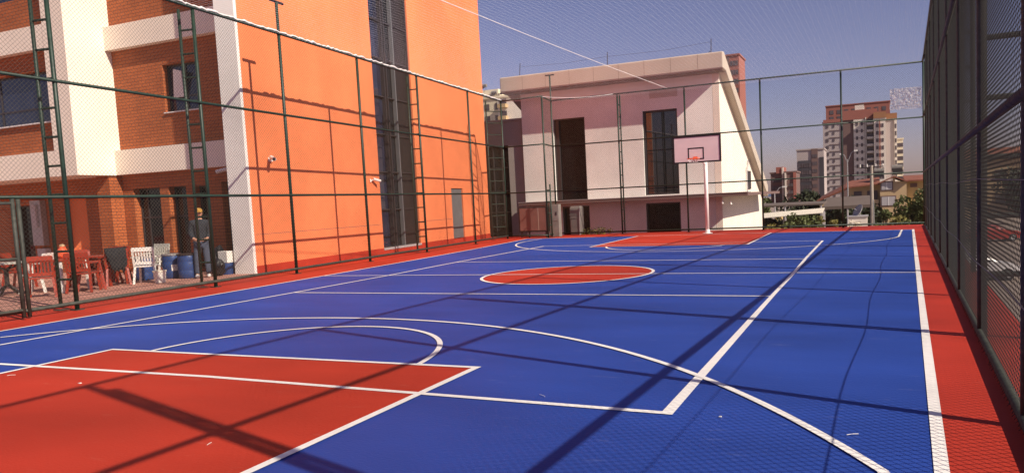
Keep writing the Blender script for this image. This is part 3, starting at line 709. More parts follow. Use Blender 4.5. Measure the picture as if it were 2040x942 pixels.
# tables
t = thing('pedestal_table', (-11.95, -3.75, .008), 'round table on a curved dark iron pedestal at the left edge', 'table')
MB().lathe([(.42, .70), (.44, .71), (.44, .735), (.42, .74)], 32).build('tabletop', 'gplast', t)
pb = MB(); pb.tube([(0, 0, .2), (0, 0, .55)], .045, 10)
for i in range(4):
    a = i*math.pi/2+.5; c_, s_ = math.cos(a), math.sin(a)
    pb.tube([(0, 0, .26), (.10*c_, .10*s_, .18), (.25*c_, .25*s_, .06), (.36*c_, .36*s_, .03)], .024, 8)
    pb.tube([(0, 0, .50), (.06*c_, .06*s_, .60), (.18*c_, .18*s_, .64), (.22*c_, .22*s_, .69)], .022, 8)
pb.build('pedestal', 'iron', t)
def sqtable(x, y, rz, top, leg, label, w=.42):
    t = thing('plastic_table', (x, y, .008), label, 'table', rz, 'square plastic tables on the terrace')
    MB().box(-w, w, -w, w, .70, .735).build('tabletop', top, t, bevel=.01)
    for sx in (-1, 1):
        for sy in (-1, 1): MB().bar((sx*(w-.05), sy*(w-.05), .70), (sx*(w-.02), sy*(w-.02), 0), .05, .05).build('leg', leg, t)
    return t
sqtable(-11.35, -3.0, .3, 'maroon', 'wplast', 'red brown topped square table on white legs behind the nearest chair')
sqtable(-11.5, -1.9, .5, 'maroon', 'maroon', 'square red brown plastic table in the middle of the terrace chairs')
# orange vessel and items on a table
t = thing('clay_pot', (-11.6, -2.7, .745), 'small orange clay pot standing on the terrace table behind the fence', 'pot'); MB().lathe([(.06, 0), (.10, .05), (.11, .17), (.07, .24), (.08, .27)], 16).build('body', 'ring', t)
MB().lathe([(.055, .25), (.06, .31), (.02, .33)], 12).build('lid', 'tan', t)
# drums
def drum(x, y, h, r, label, lid=True, s=1.0):
    t = thing('plastic_drum', (x, y, .008), label, 'drum', 0, 'blue plastic drums by the brick wall')
    MB().lathe([(r*.86, 0), (r*.93, .03), (r, h*.3), (r*.97, h*.33), (r, h*.36), (r, h*.66), (r*.97, h*.69), (r, h*.72), (r*.95, h*.97), (r*.9, h)], 28).build('body', 'bplast', t, smooth=True)
    MB().lathe([(r*1.0, h-.03), (r*1.03, h-.02), (r*1.03, h+.012), (r*.9, h+.02)], 28).build('rim', 'steel' if lid else 'iron', t)
    return t
drum(-11.50, -.75, .60, .23, 'blue plastic drum half hidden behind the white chair')
t = drum(-11.05, -.28, .62, .235, 'blue plastic drum with a white label and steel rim')
# label plate curved on the drum, facing the court
lbp = MB(); a0 = math.atan2(-14.1+.28, 5.9+11.05)+.25
for i in range(7):
    a = a0+(-.35+.7*i/6); lbp.v += [(.238*math.cos(a), .238*math.sin(a), .20), (.238*math.cos(a), .238*math.sin(a), .36)]
for i in range(6): lbp.f.append((2*i, 2*i+2, 2*i+3, 2*i+1))
lbp.build('label', 'wplast', t)
drum(-10.45, -.30, .62, .25, 'dark blue plastic drum directly left of the standing man', lid=False)
t = thing('bucket', (-10.22, -1.33, .008), 'white plastic bucket with yellowish lid and wire handle', 'bucket')
MB().lathe([(.115, 0), (.12, .01), (.145, .27), (.15, .28)], 24).build('body', 'wplast', t, smooth=True)
MB().lathe([(.155, .265), (.157, .30), (.10, .305)], 24).build('lid', 'yellow' if False else 'awning', t)
MB().tube([(.15*math.cos(a), .05*0+0, .27+.16*math.sin(a)) for a in [math.pi*i/12 for i in range(13)]], .006, 6).build('handle', 'steel', t)
t = thing('paint_tub', (-10.05, .55, .008), 'small blue and white tub beside the black rubbish bags', 'tub')
MB().lathe([(.15, 0), (.17, .30), (.18, .31)], 20).build('body', 'bplast', t); MB().box(-.16, .16, -.12, .12, .31, .62).build('box', 'wplast', t, bevel=.01)
# rubbish bags
def blob(loc, s, label, m='bag', name='rubbish_bag', cat='bag', group=None, seed=1):
    rnd = random.Random(seed); bm = bmesh.new(); bmesh.ops.create_icosphere(bm, subdivisions=3, radius=1)
    for v in bm.verts:
        n = v.co.normalized(); k_ = 1+.12*math.sin(n.x*6+seed)+.10*math.sin(n.y*8+n.z*5+seed)+rnd.uniform(-.05, .05)
        v.co = Vector((n.x*s[0]*k_, n.y*s[1]*k_, max(-.98*s[2], n.z*s[2]*k_)+s[2]))
        if n.z > .85: v.co.z += .25*s[2]
    me = bpy.data.meshes.new(name); bm.to_mesh(me); bm.free(); me.materials.append(M[m])
    o = bpy.data.objects.new(name, me); col.objects.link(o); o.location = loc; return tag(o, label, cat, group)
blob((-10.35, .62, .006), (.22, .2, .33), 'tall black rubbish bag leaning by the brick wall', group='rubbish bags', seed=2)
blob((-9.92, .15, .006), (.17, .16, .2), 'low black rubbish bag on the paving right of the man', group='rubbish bags', seed=5)
t = thing('leaning_board', (-10.3, .95, .008), 'narrow white board leaning upright behind the standing man', 'board')
MB().bar((0, 0, 0), (-.03, .3, 1.05), .07, .02).build('panel', 'pvc', t)
t = thing('leaning_plank', (-11.9, 1.1, .008), 'greyish wooden panel leaning between two ground floor windows', 'panel')
MB().bar((0, 0, 0), (0, .3, 1.0), .26, .03).build('panel', 'gplast', t)
t = thing('wall_cabinet', (-18.9, YR-.2, 0), 'grey metal box unit on the shaded brick wall at the left edge', 'cabinet')
MB().box(-.25, .25, 0, .19, .9, 2.35).build('body', 'steel', t, bevel=.01); MB().box(-.1, .1, -.06, -.002, 1.5, 2.2).build('door', 'lgrey', t)
MB().box(-.1, .3, .0, .18, .3, .8).build('lower_box', 'lgrey', t)

# ---- person
def skin_mesh(name, V, E, rad, m, parent=None, sub=2, root=0):
    me = bpy.data.meshes.new(name); me.from_pydata(V, E, []); me.update()
    o = bpy.data.objects.new(name, me); col.objects.link(o)
    o.modifiers.new('skin', 'SKIN')
    if not me.skin_vertices: pass
    sv = me.skin_vertices[0].data
    for i, r in enumerate(rad):
        sv[i].radius = r if isinstance(r, tuple) else (r, r); sv[i].use_root = (i == root)
    s = o.modifiers.new('sub', 'SUBSURF'); s.levels = sub; s.render_levels = sub
    me.materials.append(M[m])
    if parent: o.parent = parent
    return o
pz = thing('person', (-10.03, -.22, .008), 'man in a mustard cap, dark jacket and grey blue jeans standing behind the fence', 'person')
pz.rotation_euler = (0, 0, R(48))    # faces local -y
# body (one continuous figure): pelvis, spine, neck, head core, arms, legs
V_ = [(0, 0, .93), (0, 0, 1.10), (0, .01, 1.28), (0, .01, 1.42), (0, 0, 1.50), (0, -.01, 1.57),
      (.17, .01, 1.40), (.22, .0, 1.14), (.15, -.17, .99), (.07, -.24, .97),
      (-.17, .01, 1.40), (-.22, .0, 1.14), (-.15, -.17, .99), (-.07, -.24, .97),
      (.09, 0, .88), (.11, -.01, .50), (.12, .02, .09), (.12, -.14, .045),
      (-.09, 0, .88), (-.12, -.03, .50), (-.14, .0, .09), (-.15, -.16, .045)]
E_ = [(0, 1), (1, 2), (2, 3), (3, 4), (4, 5), (3, 6), (6, 7), (7, 8), (8, 9), (3, 10), (10, 11), (11, 12), (12, 13), (0, 14), (14, 15), (15, 16), (16, 17), (0, 18), (18, 19), (19, 20), (20, 21)]
rd = [(.15, .11), (.145, .11), (.165, .12), (.14, .09), .058, .052, .07, .05, .038, .026, .07, .05, .038, .026, .09, .062, .046, .035, .09, .062, .046, .035]
skin_mesh('body', V_, E_, rd, 'skin', pz)
jv = V_[:1]+V_[1:4]+[V_[6], V_[7], (.155, -.16, .995), V_[10], V_[11], (-.155, -.16, .995)]
skin_mesh('jacket', [(0, 0, .90)]+jv[1:]+[(0, 0, 1.505)], [(0, 1), (1, 2), (2, 3), (3, 4), (4, 5), (5, 6), (3, 7), (7, 8), (8, 9), (3, 10)], [(.175, .13), (.165, .13), (.18, .135), (.16, .115), .098, .068, .052, .098, .068, .052, .075], 'jacket', pz, root=0)
skin_mesh('trousers', [(0, 0, .92), (.09, 0, .86), (.11, -.01, .50), (.12, .02, .07), (-.09, 0, .86), (-.12, -.03, .50), (-.14, 0, .07)], [(0, 1), (1, 2), (2, 3), (0, 4), (4, 5), (5, 6)], [(.16, .12), .10, .078, .066, .10, .078, .066], 'jean', pz)
for sx, fx, fy in ((1, .12, .02), (-1, -.145, 0)):
    bm = bmesh.new(); bmesh.ops.create_uvsphere(bm, u_segments=16, v_segments=10, radius=1)
    for v in bm.verts: v.co = Vector((fx+v.co.x*.052, fy-.07+v.co.y*.145, max(0, .045+v.co.z*.055)))
    me = bpy.data.meshes.new('shoe'); bm.to_mesh(me); bm.free(); me.materials.append(M['wplast']); o = bpy.data.objects.new('shoe', me); col.objects.link(o); o.parent = pz
bm = bmesh.new(); bmesh.ops.create_uvsphere(bm, u_segments=24, v_segments=18, radius=1)
for v in bm.verts:
    c_ = v.co.copy(); z = c_.z; w_ = 1 - .22*max(0, -z)**1.3
    p = Vector((c_.x*.077*w_, c_.y*.098*(1-.1*max(0, -z)), z*.118))
    if c_.y < -.8 and abs(c_.x) < .25 and -.35 < z < .12: p.y -= .022*(1-abs(c_.x)/.25)   # nose
    if c_.y < -.75 and .05 < z < .28 and .15 < abs(c_.x) < .5: p.y += .008
    if c_.y < -.8 and z < -.7: p.y -= .008
    v.co = p+Vector((0, -.015, 1.635))
me = bpy.data.meshes.new('head'); bm.to_mesh(me); bm.free(); me.materials.append(M['skin']); o = bpy.data.objects.new('head', me); col.objects.link(o); o.parent = pz
for p_ in me.polygons: p_.use_smooth = True
hd = o
for sx in (-1, 1):
    bm = bmesh.new(); bmesh.ops.create_uvsphere(bm, u_segments=8, v_segments=6, radius=.010); me = bpy.data.meshes.new('eye'); bm.to_mesh(me); bm.free(); me.materials.append(M['black'])
    o = bpy.data.objects.new('eye', me); col.objects.link(o); o.parent = hd; o.location = (sx*.03, -.101, 1.645)
    MB().box(sx*.078-.008, sx*.078+.008, -.03, .01, 1.61, 1.665).build('ear', 'skin', hd, bevel=.006)
MB().box(-.025, .025, -.112, -.102, 1.572, 1.580).build('mouth', 'maroon', hd)
MB().lathe([(.083, 1.60), (.086, 1.67), (.08, 1.70)], 20, c=(0, .014, 0), sy=1.1).build('hair', 'hair', pz)
cp = MB(); cp.lathe([(.094, 1.665), (.096, 1.70), (.085, 1.745), (.05, 1.775), (.01, 1.785)], 24, c=(0, -.01, 0), sy=1.12)
cp.prism([(-.075, -.09), (.075, -.09), (.06, -.175), (.03, -.195), (-.03, -.195), (-.06, -.175)], 1.672, 1.682); cp.build('cap', 'yellow', pz, smooth=False)
def hand(sx):
    root = Vector((sx*.065, -.245, .965)); Vv = [tuple(root), tuple(root+Vector((-sx*.035, -.018, -.012)))]; Ee = [(0, 1)]; rr = [.026, .030]
    for f_ in range(4):
        L_ = (.055, .065, .06, .045)[f_]; b = Vector((-sx*.055, -.028, .018-.014*f_)); k_ = len(Vv)
        Vv += [tuple(root+b), tuple(root+b+Vector((-sx*L_*.5, .006, -.004))), tuple(root+b+Vector((-sx*L_*.9, .028, -.008)))]
        Ee += [(1, k_), (k_, k_+1), (k_+1, k_+2)]; rr += [.009, .0085, .0075]
    k_ = len(Vv); Vv += [tuple(root+Vector((-sx*.015, -.035, .025))), tuple(root+Vector((-sx*.035, -.052, .035)))]; Ee += [(0, k_), (k_, k_+1)]; rr += [.012, .009]
    skin_mesh('hand', Vv, Ee, rr, 'skin', pz, sub=1)
hand(1); hand(-1)

# ================================================================= BEYOND
def tree(name, loc, h, cr_, n, m, label, cat='tree', trunk=.12, s=.28, cz=None, sq=1.0, group='trees and bushes beyond the far fence', seed=0):
    rnd = random.Random(seed+int(loc[0]*10)); t = thing(name, loc, label, cat, 0, group)
    cz = h-cr_*sq*.95 if cz is None else cz
    tk = MB(); tk.tube([(0, 0, 0), (.05, .02, cz*.5), (0, 0, cz)], [trunk, trunk*.75, trunk*.5], 8)
    cl = []
    for i in range(11):
        a = rnd.uniform(0, 6.28); e = rnd.uniform(-.5, 1.2); r_ = cr_*rnd.uniform(.35, .78)
        c = Vector((r_*math.cos(a)*math.cos(e), r_*math.sin(a)*math.cos(e), cz+r_*math.sin(e)*sq)); cl.append((c, cr_*rnd.uniform(.28, .5)))
        tk.tube([(0, 0, cz*.55), tuple(c*.6+Vector((0, 0, cz*.3))), tuple(c)], [trunk*.5, trunk*.3, trunk*.12], 5)
    tk.build('trunk', 'bark', t)
    mb = MB()
    for i in range(n):
        c, r_ = cl[rnd.randrange(len(cl))]; d = Vector((rnd.gauss(0, 1), rnd.gauss(0, 1), rnd.gauss(0, 1))).normalized()*r_*rnd.uniform(.55, 1.08)**1
        p = c+Vector((d.x, d.y, d.z*sq))
        if p.z < .05: p.z = .05+rnd.uniform(0, .2)
        a = Vector((rnd.gauss(0, 1), rnd.gauss(0, 1), rnd.gauss(0, 1))).normalized()*s*rnd.uniform(.5, 1); b = a.cross(Vector((rnd.gauss(0, 1), rnd.gauss(0, 1), rnd.gauss(0, 1)))).normalized()*s*.45
        k_ = len(mb.v); mb.v += [tuple(p-a), tuple(p+b), tuple(p+a), tuple(p-b)]; mb.f.append((k_, k_+1, k_+2, k_+3))
    mb.build('crown', m, t); return t
def G0(px, Y): p = at(px, 400, Y); return (p.x, Y, GZ)
def hgt(px, py, Y): return at(px, py, Y).z-GZ
# pale awning (carport) and its posts
def canopy(px0, px1, pyb0, pyb1, Y, dz, depth, m, label, posts, fd=.1):
    a = at(px0, pyb0, Y); b = at(px1, pyb1, Y); t = thing('carport', (a.x, Y, GZ), label, 'carport', 0, 'carports beyond the far fence')
    za, zb = a.z-GZ, b.z-GZ; w_ = b.x-a.x
    k = MB(); k.v = [(0, 0, za), (w_, 0, zb), (w_, depth, zb+dz), (0, depth, za+dz), (0, 0, za+fd), (w_, 0, zb+fd), (w_, depth, zb+dz+fd), (0, depth, za+dz+fd)]
    k.f = [(3, 2, 1, 0), (4, 5, 6, 7), (0, 1, 5, 4), (1, 2, 6, 5), (2, 3, 7, 6), (3, 0, 4, 7)]; k.build('roof', m, t)
    for u in posts: MB().tube([(w_*u, .1, 0), (w_*u, .1, za+(zb-za)*u+.02)], .07, 8).build('post', 'lgrey', t); 
    return t
canopy(1488, 1643, 429, 415, 40, -.25, -2.6, 'awning', 'long pale cloth carport stretched beyond the far fence', [.12, .48, .62, .97], .04)
canopy(1490, 1640, 414, 408, 41.5, .1, 5, 'awninggrey', 'grey topped carport roof just behind the pale awning', [.15, .5, .97])
canopy(1640, 1738, 418, 413, 52, .7, 6, 'awninggrey', 'brownish grey carport with sloping roof beside the concrete pole', [.02, .5, .99], .25)
# bushes and trees
tree('bush', G0(1600, 36), hgt(1600, 424, 36), 1.35, 2600, 'leaf', 'large rounded green bush under the pale awning', 'bush', .1, .16, sq=1.0)
tree('bush', G0(1568, 33), hgt(1570, 440, 33), .9, 1500, 'leaf', 'lower green bush left of the large rounded bush', 'bush', .08, .14)
tree('bush', G0(1545, 31), hgt(1540, 448, 31), .8, 1300, 'leafy', 'low yellow green bush beside the white hall corner', 'bush', .06, .13)
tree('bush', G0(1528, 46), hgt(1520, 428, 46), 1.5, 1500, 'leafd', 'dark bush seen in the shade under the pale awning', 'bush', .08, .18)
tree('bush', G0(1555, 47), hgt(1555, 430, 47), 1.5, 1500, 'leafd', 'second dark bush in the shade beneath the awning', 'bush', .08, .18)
tree('tree', G0(1826, 44), hgt(1826, 386, 44), 1.55, 4200, 'leaf', 'full green tree beside the yellow wall at the right end of the far fence', 'tree', .14, .17, sq=1.15)
tree('tree', G0(1788, 42), hgt(1788, 428, 42), .85, 1500, 'leafy', 'orange green young tree in front of the tan house', 'tree', .06, .14)
tree('tree', G0(1763, 50), hgt(1763, 418, 50), .55, 600, 'leaf', 'small green tree at the corner of the tan house', 'tree', .06, .16)
tree('sapling', G0(1660, 36), hgt(1660, 437, 36), .32, 260, 'leafy', 'thin young tree with a small crown before the dark carport', 'tree', .03, .10)
tree('sapling', G0(1633, 37), hgt(1633, 430, 37), .30, 220, 'leafy', 'thin young tree between the bush and the grey carport', 'tree', .03, .10)
tree('sapling', G0(1803, 36), hgt(1803, 436, 36), .35, 260, 'leaf', 'thin young tree left of the full green tree', 'tree', .03, .10)
tree('bush', G0(1703, 38.5), hgt(1703, 436, 38.5), .75, 900, 'awning', 'pale flowering bush in front of the white kiosk', 'bush', .05, .09)
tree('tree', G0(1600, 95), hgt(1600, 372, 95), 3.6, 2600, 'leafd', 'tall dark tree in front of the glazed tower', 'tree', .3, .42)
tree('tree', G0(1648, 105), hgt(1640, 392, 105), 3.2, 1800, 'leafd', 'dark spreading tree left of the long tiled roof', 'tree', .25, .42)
tree('tree', G0(1508, 90), hgt(1508, 395, 90), 2.4, 1300, 'leaf', 'green tree directly right of the white hall', 'tree', .2, .38)
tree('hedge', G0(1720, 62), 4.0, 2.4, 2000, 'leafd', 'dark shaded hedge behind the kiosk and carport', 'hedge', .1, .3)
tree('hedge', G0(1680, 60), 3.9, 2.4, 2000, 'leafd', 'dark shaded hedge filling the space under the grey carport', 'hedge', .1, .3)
tree('bush', G0(1760, 38), hgt(1745, 447, 38), .8, 700, 'leaf', 'low bush beside the silver car', 'bush', .05, .12)
# low hedge line right at the foot of the far side
for i, (px, py) in enumerate(((1600, 452), (1640, 452), (1730, 453), (1775, 449), (1838, 447))):
    tree('low_hedge', G0(px, 34), hgt(px, py, 34), .85, 800, 'leafd' if i % 2 else 'leaf', ['low clipped bush below the large rounded bush', 'low dark bush below the first young tree', 'low green bush beside the concrete pole foot', 'low dark bush below the orange green tree', 'low green bush at the foot of the full green tree'][i], 'bush', .05, .12)
# kiosk and dish
a = at(1690, 433, 42); b = at(1728, 433, 42)
t = thing('kiosk', (a.x, 42, GZ), 'small white kiosk below the satellite dish', 'kiosk')
MB().box(0, b.x-a.x, 0, 1.5, 0, a.z-GZ).build('wall', 'white', t); MB().box(-.06, b.x-a.x+.06, -.06, 1.56, a.z-GZ, a.z-GZ+.08).build('roof', 'lgrey', t)
p = at(1713, 422, 43)
t = thing('satellite_dish', (p.x, 43, p.z-.45), 'grey satellite dish on top of the white kiosk', 'satellite dish')
MB().tube([(0, 0, -.05), (0, 0, .35)], .04, 8).build('mast', 'steel', t)
ds = MB(); ds.lathe([(.0001, 0), (.2, .03), (.38, .11), (.5, .2), (.5, .215), (.38, .13), (.2, .05), (.0001, .02)], 28); o = ds.build('dish', 'lgrey', t, smooth=True); o.location = (0, -.1, .45); o.rotation_euler = (R(60), 0, R(-60))
MB().tube([(0, 0, 0), (0, 0, .5)], .015, 6).build('feed_arm', 'steel', o)
# vehicles
def car(loc, rz, paint, label, s=1.0):
    t = thing('parked_car', loc, label, 'car', rz, 'cars parked beyond the court')
    prof = [(-2.1, .32), (-2.15, .55), (-2.08, .86), (-1.75, .95), (-1.25, 1.30), (-.55, 1.44), (.25, 1.42), (1.0, 1.0), (1.75, .88), (2.1, .72), (2.15, .45), (2.08, .26), (1.72, .24), (1.62, .50), (1.38, .62), (1.12, .50), (1.02, .22), (-1.0, .22), (-1.1, .50), (-1.35, .62), (-1.6, .50), (-1.7, .24)]
    b = MB(); n = len(prof); W_ = (.80, .86, .86, .80)
    Ys = (-.84, -.80, .80, .84)
    for yy, k_ in ((-.86, 0), (-.62, 1), (.62, 1), (.86, 0)):
        for (x, z) in prof: 
            zz = z; xx = x
            if z > 1.02 and k_ == 0: zz = 1.0+(z-1.02)*.06; 
            if z > 1.02 and k_ == 1: pass
            b.v.append((xx, yy, zz))
    for i in range(3):
        for j in range(n): j2 = (j+1) % n; b.f.append((i*n+j, i*n+j2, (i+1)*n+j2, (i+1)*n+j))
    b.f.append(tuple(range(n-1, -1, -1))); b.f.append(tuple(range(3*n, 4*n))); b.build('body', paint, t)
    for sy in (-1, 1):
        g_ = MB(); k = [(-1.35, .76, 1.02), (-.95, .665, 1.33), (-.05, .665, 1.35), (.72, .76, 1.03)]
        g_.v = [(x, sy*(y+.03), z) for x, y, z in k]+[(x, sy*(y-.02), z-.01) for x, y, z in k]
        g_.f = [(0, 1, 2, 3), (7, 6, 5, 4), (0, 4, 5, 1), (1, 5, 6, 2), (2, 6, 7, 3), (3, 7, 4, 0)]; g_.build('side_window', 'glass', t)
    for x in (-1.35, 1.38):
        for sy in (-1, 1):
            w_ = MB(); w_.tube([(x, sy*.66, .32), (x, sy*.87, .32)], .33, 20); wo = w_.build('wheel', 'tyre', t)
            MB().tube([(x, sy*.86, .32), (x, sy*.885, .32)], .2, 14).build('rim', 'steel', wo)
    for sy in (-1, 1): MB().box(2.02, 2.14, sy*.6-.16, sy*.6+.16, .60, .72).build('headlight', 'lgrey', t)
    for sy in (-1, 1): MB().box(-2.15, -2.09, sy*.62-.14, sy*.62+.14, .66, .82).build('tail_light', 'carr', t)
    t.scale = (s, s, s); return t
car((11.0, 30.9, GZ+.02), R(8), 'carw', 'white car parked on the street below the right fence', .97)
car((15.6, 60, GZ+.02), R(15), 'carr', 'dark red car parked farther along the street')
p = at(1745, 445, 54); car((p.x+.3, 54, GZ+.02), R(-12), 'cars', 'silver car parked beyond the concrete pole')
# poles
def upole(px, pyt, Y, r0, label, m='concrete', arms=(), name='utility_pole'):
    p = at(px, pyt, Y); h = p.z-GZ; t = thing(name, (p.x, Y, GZ), label, 'pole')
    MB().tube([(0, 0, 0), (0, 0, h)], [r0, r0*.7], 10).build('pole', m, t)
    for (z, w_) in arms: MB().bar((-w_, 0, h+z), (w_, 0, h+z+.05), .08, .08).build('crossarm', 'iron', t)
    return t, h
t, h = upole(1736, 330, 47, .16, 'concrete utility pole with a dark crossarm beyond the far fence', arms=((-.15, .85), (-.6, .5)))
for x in (-.8, -.3, .3, .8): MB().tube([(x, 0, h-.1), (x, 0, h+.12)], .04, 6).build('insulator', 'wplast', t)
upole(1740, 398, 46, .06, 'thin steel pipe standing close to the concrete utility pole', 'steel', name='pipe_post')
def streetlight(px, pyt, Y, label, heads, m='steel'):
    p = at(px, pyt, Y); h = p.z-GZ; t = thing('street_lamp', (p.x, Y, GZ), label, 'street lamp', 0, 'street lamps beyond the far fence')
    MB().tube([(0, 0, 0), (0, 0, h)], [.12, .06], 8).build('pole', m, t)
    for dx, dz in heads:
        MB().tube([(0, 0, h-.4), (dx*.6, 0, h+dz*.8), (dx, 0, h+dz)], .04, 6).build('arm', m, t)
        MB().box(min(dx, dx*1.5), max(dx, dx*1.5), -.18, .18, h+dz-.08, h+dz+.10).build('lamp_head', 'wplast', t)
    return t
streetlight(1688, 318, 78, 'tall twin headed street lamp in front of the pale tower', ((-.55, .65), (.75, .95)), 'steel')
streetlight(1543, 381, 85, 'single headed street lamp right of the white hall', ((1.0, .5),), 'lgrey')

# ---- far apartment buildings
def tower(Y, px0, px1, pyt, m, label, blocks=(), name='apartment_tower', depth=16, base=-6, rz=0, group='apartment towers on the skyline'):
    a = at(px0, pyt, Y); b = at(px1, pyt, Y); zt = (a.z+b.z)/2
    t = thing(name, (a.x, Y, base), label, 'apartment building', 0, group); w_ = b.x-a.x; h = zt-base
    MB().box(0, w_, 0, depth, 0, h).build('wall', m, t)
    MB().box(-.3, w_+.3, -.3, depth+.3, h, h+.5).build('parapet', m, t)
    return t, w_, h
def grid(t, x0, x1, z0, z1, nx, nz, ww, wh, m='twin', y=-.12, name='window'):
    first = None
    for i in range(nx):
        for k in range(nz):
            cx = x0+(x1-x0)*(i+.5)/nx; cz = z0+(z1-z0)*(k+.5)/nz
            if first is None: first = MB().box(-ww/2, ww/2, 0, .15, -wh/2, wh/2).build(name, m, t); o = first
            else: o = first.copy(); col.objects.link(o); o.parent = t
            o.location = (cx, y, cz)
def sidegrid(t, X, y0, y1, z0, z1, ny, nz, ww, wh, m='twin', name='window'):
    first = None
    for i in range(ny):
        for k in range(nz):
            cy = y0+(y1-y0)*(i+.5)/ny; cz = z0+(z1-z0)*(k+.5)/nz
            if first is None: first = MB().box(0, .15, -ww/2, ww/2, -wh/2, wh/2).build(name, m, t); o = first
            else: o = first.copy(); col.objects.link(o); o.parent = t
            o.location = (X, cy, cz)
# red topped tower behind
t, w_, h = tower(390, 1645, 1773, 208, 'tred', 'tall tower with a brick red top and dark square windows', depth=22)
grid(t, 1, w_-1, h-14, h-1.5, 8, 4, 1.9, 2.0); MB().box(w_*.52, w_*.6, -.3, .2, h-14, h+.2).build('recess', 'tbrown', t)
# pale main tower
Y = 330; t, w_, h = tower(Y, 1639, 1747, 242, 'tgrey', 'pale grey tower with balconies and a brown centre strip', depth=20)
x = lambda px: (px-1639)/108*w_
MB().box(x(1640), x(1679), -.5, .2, h, h+1.4).build('parapet', 'tred', t)
MB().box(x(1680), x(1700), -.5, 0.001, 0, h+3).build('centre_strip', 'tbrown', t)
MB().box(x(1680), x(1748), -.8, 18, h+.5, h+4.5).build('top_storey', 'tred', t)
MB().box(x(1701), x(1723), -.9, -.002, 0, h+.4).build('bay', 'tlight', t)
MB().box(x(1724), x(1726), -1.6, -.002, 0, h+1).build('fin', 'tlight', t)
for k in range(14): MB().box(x(1652), x(1678), -.25, -.01, h-3.0*k-.5, h-3.0*k-.34).build('floor_line', 'tbrown', t)
for k in range(13): MB().box(x(1701)+.2, x(1722), -1.0, -.9, h-3.0*k-1.6, h-3.0*k-1.4).build('floor_line', 'tbrown', t)
grid(t, x(1645), x(1651), h-42, h, 1, 14, 1.0, 1.4, y=-.2); grid(t, x(1656), x(1666), h-42, h, 1, 14, .7, 1.2, y=-.2)
grid(t, x(1703), x(1722), h-42, h, 2, 14, .8, 1.5, y=-1.05)
for k in range(14):
    z = h-3.0*k-2.2
    bo = MB().box(x(1727), x(1740), -2.2, -.01, z, z+.9).build('balcony', 'tlight', t); MB().box(x(1728), x(1738), -.5, -.02, z+.9, z+2.4).build('balcony_opening', 'twin', bo)
MB().box(x(1704), x(1722), 1, 14, h+4.5, h+6.6).build('roof_block', 'tlight', t)
# right wing of the main tower, in a paler render
t, w_, h = tower(326, 1741, 1764, 238, 'tlight', 'cream wing with red fins right of the pale tower', depth=20)
grid(t, .6, w_-.6, h-44, h-1, 3, 14, .8, 1.5); MB().box(w_*.44, w_*.54, -.6, -.2, h-22, h).build('fin', 'tred', t); MB().box(-.2, w_+.2, -.5, 20, h+.5, h+3).build('top_storey', 'tochre', t)
t, w_, h = tower(334, 1764, 1786, 240, 'tgrey', 'grey brown rear wing with a white corner strip on the right', depth=20)
MB().box(w_*.8, w_+.1, -.5, -.01, 0, h).build('corner_strip', 'tlight', t); grid(t, w_*.84, w_*.98, h-44, h-1, 1, 14, .6, 1.8, y=-.6); MB().box(-.2, w_+.2, -.5, 20, h+.5, h+3).build('top_storey', 'tochre', t)
t, w_, h = tower(345, 1777, 1799, 278, 'cream2', 'yellow white block with an ochre edge behind the right wing', depth=20)
MB().box(0, w_*.35, -.4, -.01, 0, h-3).build('ochre_strip', 'tochre', t); grid(t, w_*.06, w_*.3, h-36, h-4, 1, 11, 1.0, 1.9, y=-.5); grid(t, w_*.45, w_*.98, h-36, h-1, 3, 12, .9, 1.7)
# glazed tower
t, w_, h = tower(290, 1587, 1641, 299, 'tgrey', 'dark glazed tower with pale grey frame left of the pale tower', depth=18)
MB().box(w_*.06, w_*.52, -.3, -.01, 0, h-4).build('curtain_wall', 'dirtyglass', t); MB().box(w_*.55, w_*.78, -.4, -.01, 0, h+.3).build('dark_strip', 'tbrown', t); MB().box(w_*.84, w_*1.0, -.3, -.01, 0, h-3).build('curtain_wall', 'dirtyglass', t)
grid(t, w_*.07, w_*.52, h-24, h-4.5, 5, 7, 1.3, 1.5, y=-.4)
grid(t, w_*.57, w_*.76, h-24, h-1, 2, 8, .9, 1.3, y=-.5)
# dark red tower
t, w_, h = tower(255, 1535, 1562, 346, 'tbrown', 'dark brown red tower farthest left of the skyline group', depth=14)
MB().box(w_*.42, w_*.95, -.5, 10, h, h+2.2).build('top_storey', 'tred', t); MB().box(w_*.85, w_*.98, -.8, -.01, 0, h+2).build('strip', 'tlight', t)
grid(t, .5, w_*.8, h-20, h-1, 4, 7, 1.1, 1.2)
t, w_, h = tower(250, 1563, 1586, 344, 'tbrown', 'red brown tower wing with pale balconies beside the dark tower', depth=14)
MB().box(w_*.0, w_*.14, -.4, -.01, 0, h).build('pale_bay', 'tlight', t); MB().box(w_*.75, w_, -.4, -.01, 0, h).build('red_bay', 'tred', t); grid(t, w_*.0, w_*.3, h-20, h-1, 1, 8, .7, .6, m='tlight', name='balcony'); grid(t, w_*.36, w_*.68, h-20, h-3, 2, 7, .8, 1.1, y=-.5)  # left bay is a plain pale strip, right bay a red one
# red tower behind the hall roof
t, w_, h = tower(230, 1436, 1472, 112, 'tred', 'red tower with small windows rising behind the white hall roof', depth=12)
grid(t, .4, w_*.3, h-24, h-1, 1, 8, .9, 1.5, y=-.15); MB().box(w_*.34, w_*.46, -.1, .05, 0, h+.1).build('recess', 'tbrown', t); grid(t, w_*.5, w_-.3, h-24, h-1, 3, 8, .7, 1.5, y=-.15)
